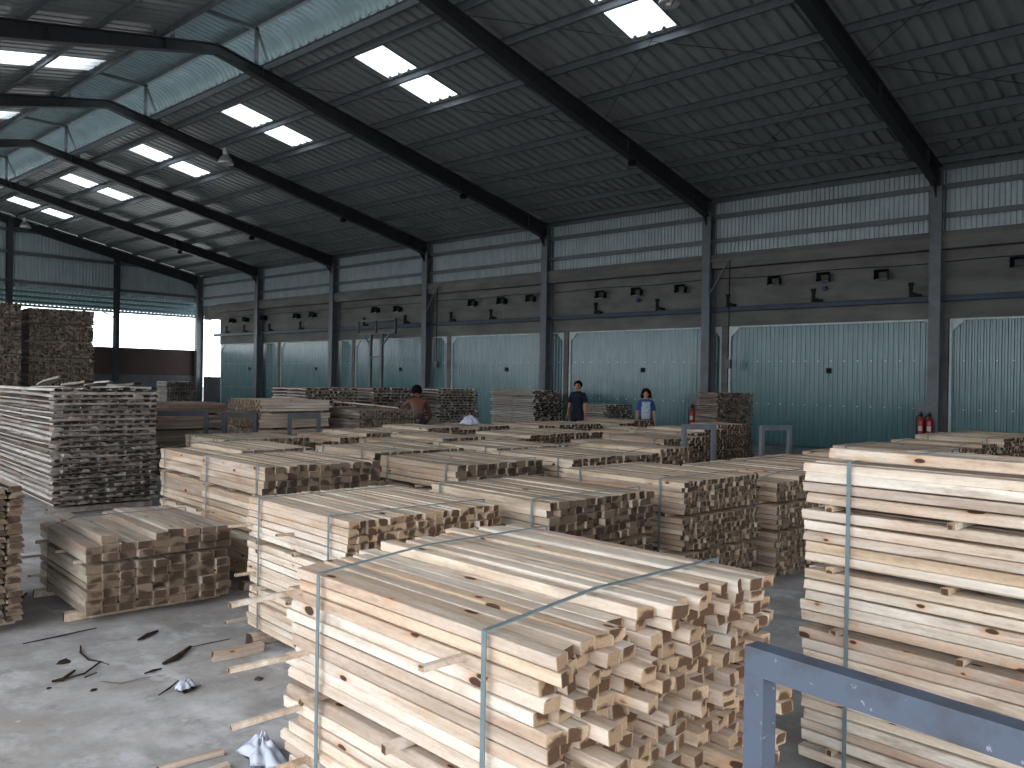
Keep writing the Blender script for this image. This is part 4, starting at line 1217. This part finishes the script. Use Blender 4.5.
        if shirt2:
            fp = MB(); n = 9; rows = 9; vs = []
            for i in range(rows):
                z = .93 + .44*i/(rows-1)
                for k in range(n):
                    u = -1+2*k/(n-1)
                    wd = (.085+.02*math.sin(i*1.3)) ; a = u*.85
                    vs.append(L_(math.sin(a)*.165*.95, -math.cos(a)*(.128+.006*math.sin(z*9)), z))
            fs = [(i*n+k, i*n+k+1, (i+1)*n+k+1, (i+1)*n+k) for i in range(rows-1) for k in range(n-1)]
            q = fp.add(vs, fs).build('shirt_print', M[shirt2], root, smooth=True)
            sd = q.modifiers.new('s', 'SOLIDIFY'); sd.thickness = .012
    c = [[(L_(0, 0, 1.08), .136, .10), (L_(0, 0, 1.0), .150, .108), ((0, 0, .93), .160, .116)]]
    for s in (1, -1): c.append([('j', 2), ((s*.09, 0, .82), .098), ((s*.097, .0, .64), .086), ((s*.097, -.005, .46), .070), ((s*.097, .012, .28), .066), ((s*.097, .018, .10), .060)])
    skin_mesh('trousers', c, [M[trousers]], root)
    for s in (1, -1):
        MB().prism([(s*.1-.045, .05), (s*.1+.045, .05), (s*.1+.05, -.1), (s*.1+.02, -.17), (s*.1-.03, -.17), (s*.1-.05, -.1)], 0, .022, 'z').build('sandal', M['sole'], root)
    return root
# man in dark shirt, turned to the photo's left
person((16.42, 12.72, 0), R(-82), 'person with short black hair in a dark navy shirt standing by a kiln door post', .99, 0., 0, None, 'skin', 'navy', 'trousers')
# woman in blue and white
person((16.1, 10.5, 0), R(-54), 'person with bobbed black hair in a blue and white print shirt before a kiln door', .895, 0., 0, None, 'skin', 'blue_cloth', 'trousers', True, shirt2='white_cloth')
# shirtless worker seen from behind, leaning to the stack
person((10.32, 11.75, 0), R(146), 'shirtless person with black hair leaning over a stack, seen from behind', .95, .50, 0,
       {'l': ((.36, -.42, 1.06), (.50, -.52, .92)), 'r': ((-.30, -.44, .98), (-.20, -.56, .82))}, 'skin_tan', None, 'purple_cloth')

# ------------------------------------------------------------------ outside
def tree(x, y, h, r_, seed, label):
    rng = random.Random(seed)
    t = empty('tree', (x, y, -.26)); tag(t, label, 'tree')
    tr = MB(); tr.tube([(0,0,0), (.1,.05,h*.3), (0,.1,h*.6), (.15,.1,h*.85)], [.22,.17,.1,.04], 10)
    for k in range(5):
        a = rng.uniform(0, 6.28); tr.tube([(0,.08,h*.45+k*.2), (math.cos(a)*r_*.5, math.sin(a)*r_*.5, h*.62+k*.22), (math.cos(a)*r_*.85, math.sin(a)*r_*.85, h*.72+k*.2)], [.07,.04,.015], 7)
    tr.build('tree_trunk', M['trunk'], t)
    lf = MB()
    for _ in range(2600):
        while True:
            p = Vector((rng.uniform(-1,1), rng.uniform(-1,1), rng.uniform(-1,1)))
            if .25 < p.length < 1: break
        p = Vector((p.x*r_, p.y*r_, h*.72 + p.z*h*.3))
        a = Vector((rng.uniform(-1,1), rng.uniform(-1,1), rng.uniform(-.6,.6))).normalized()*.16
        b = a.cross(Vector((rng.uniform(-1,1), rng.uniform(-1,1), rng.uniform(-1,1)))).normalized()*.07
        lf.add([p-a, p-b, p+a, p+b], [(0,1,2,3)])
    lf.build('foliage', M['leaf'], t)
tree(15.5, 56., 6.2, 2.4, 3, 'pale green leafy tree in the yard beyond the bright gable opening')
post = MB().tube([(0,0,0), (0,0,7.2)], [.09, .07], 10).box(-.5, .5, -.04, .04, 5.2, 5.28)
tag(post.build('utility_pole', M['trim'], None, (26.3, 50.2, -.26)), 'pale utility pole outside, seen through the narrow gap by the corner column', 'pole')

# ------------------------------------------------------------------ light, camera
w = bpy.data.worlds.new('overcast_sky'); SC.world = w; w.use_nodes = True
nt = w.node_tree; nt.nodes.clear()
bg = nt.nodes.new('ShaderNodeBackground'); ou = nt.nodes.new('ShaderNodeOutputWorld')
bg.inputs[0].default_value = (.90, .96, 1.03, 1); bg.inputs[1].default_value = 5.0
nt.links.new(bg.outputs[0], ou.inputs[0])

cam = bpy.data.cameras.new('camera'); co = bpy.data.objects.new('camera', cam); COL.objects.link(co)
th = CAMP['th']; pit = -math.atan(3/830)
fwd = Vector((math.sin(th)*math.cos(pit), math.cos(th)*math.cos(pit), math.sin(pit)))
rt = Vector((math.cos(th), -math.sin(th), 0)); upv = rt.cross(fwd)
a = math.atan(CAMP['s']); cx = rt*math.cos(a) + upv*math.sin(a); cy = -rt*math.sin(a) + upv*math.cos(a)
m3 = Matrix((cx, cy, -fwd)).transposed()
co.matrix_world = Matrix.Translation((0, 0, 1.65)) @ m3.to_4x4()
cam.sensor_width = 36; cam.lens = 830/1024*36; cam.clip_start = .05; cam.clip_end = 400
SC.camera = co
SC.view_settings.view_transform = 'Standard'; SC.view_settings.look = 'None'; SC.view_settings.gamma = 1; SC.view_settings.use_curve_mapping = False
SC.view_settings.exposure = 0.
SC.cycles.use_denoising = True
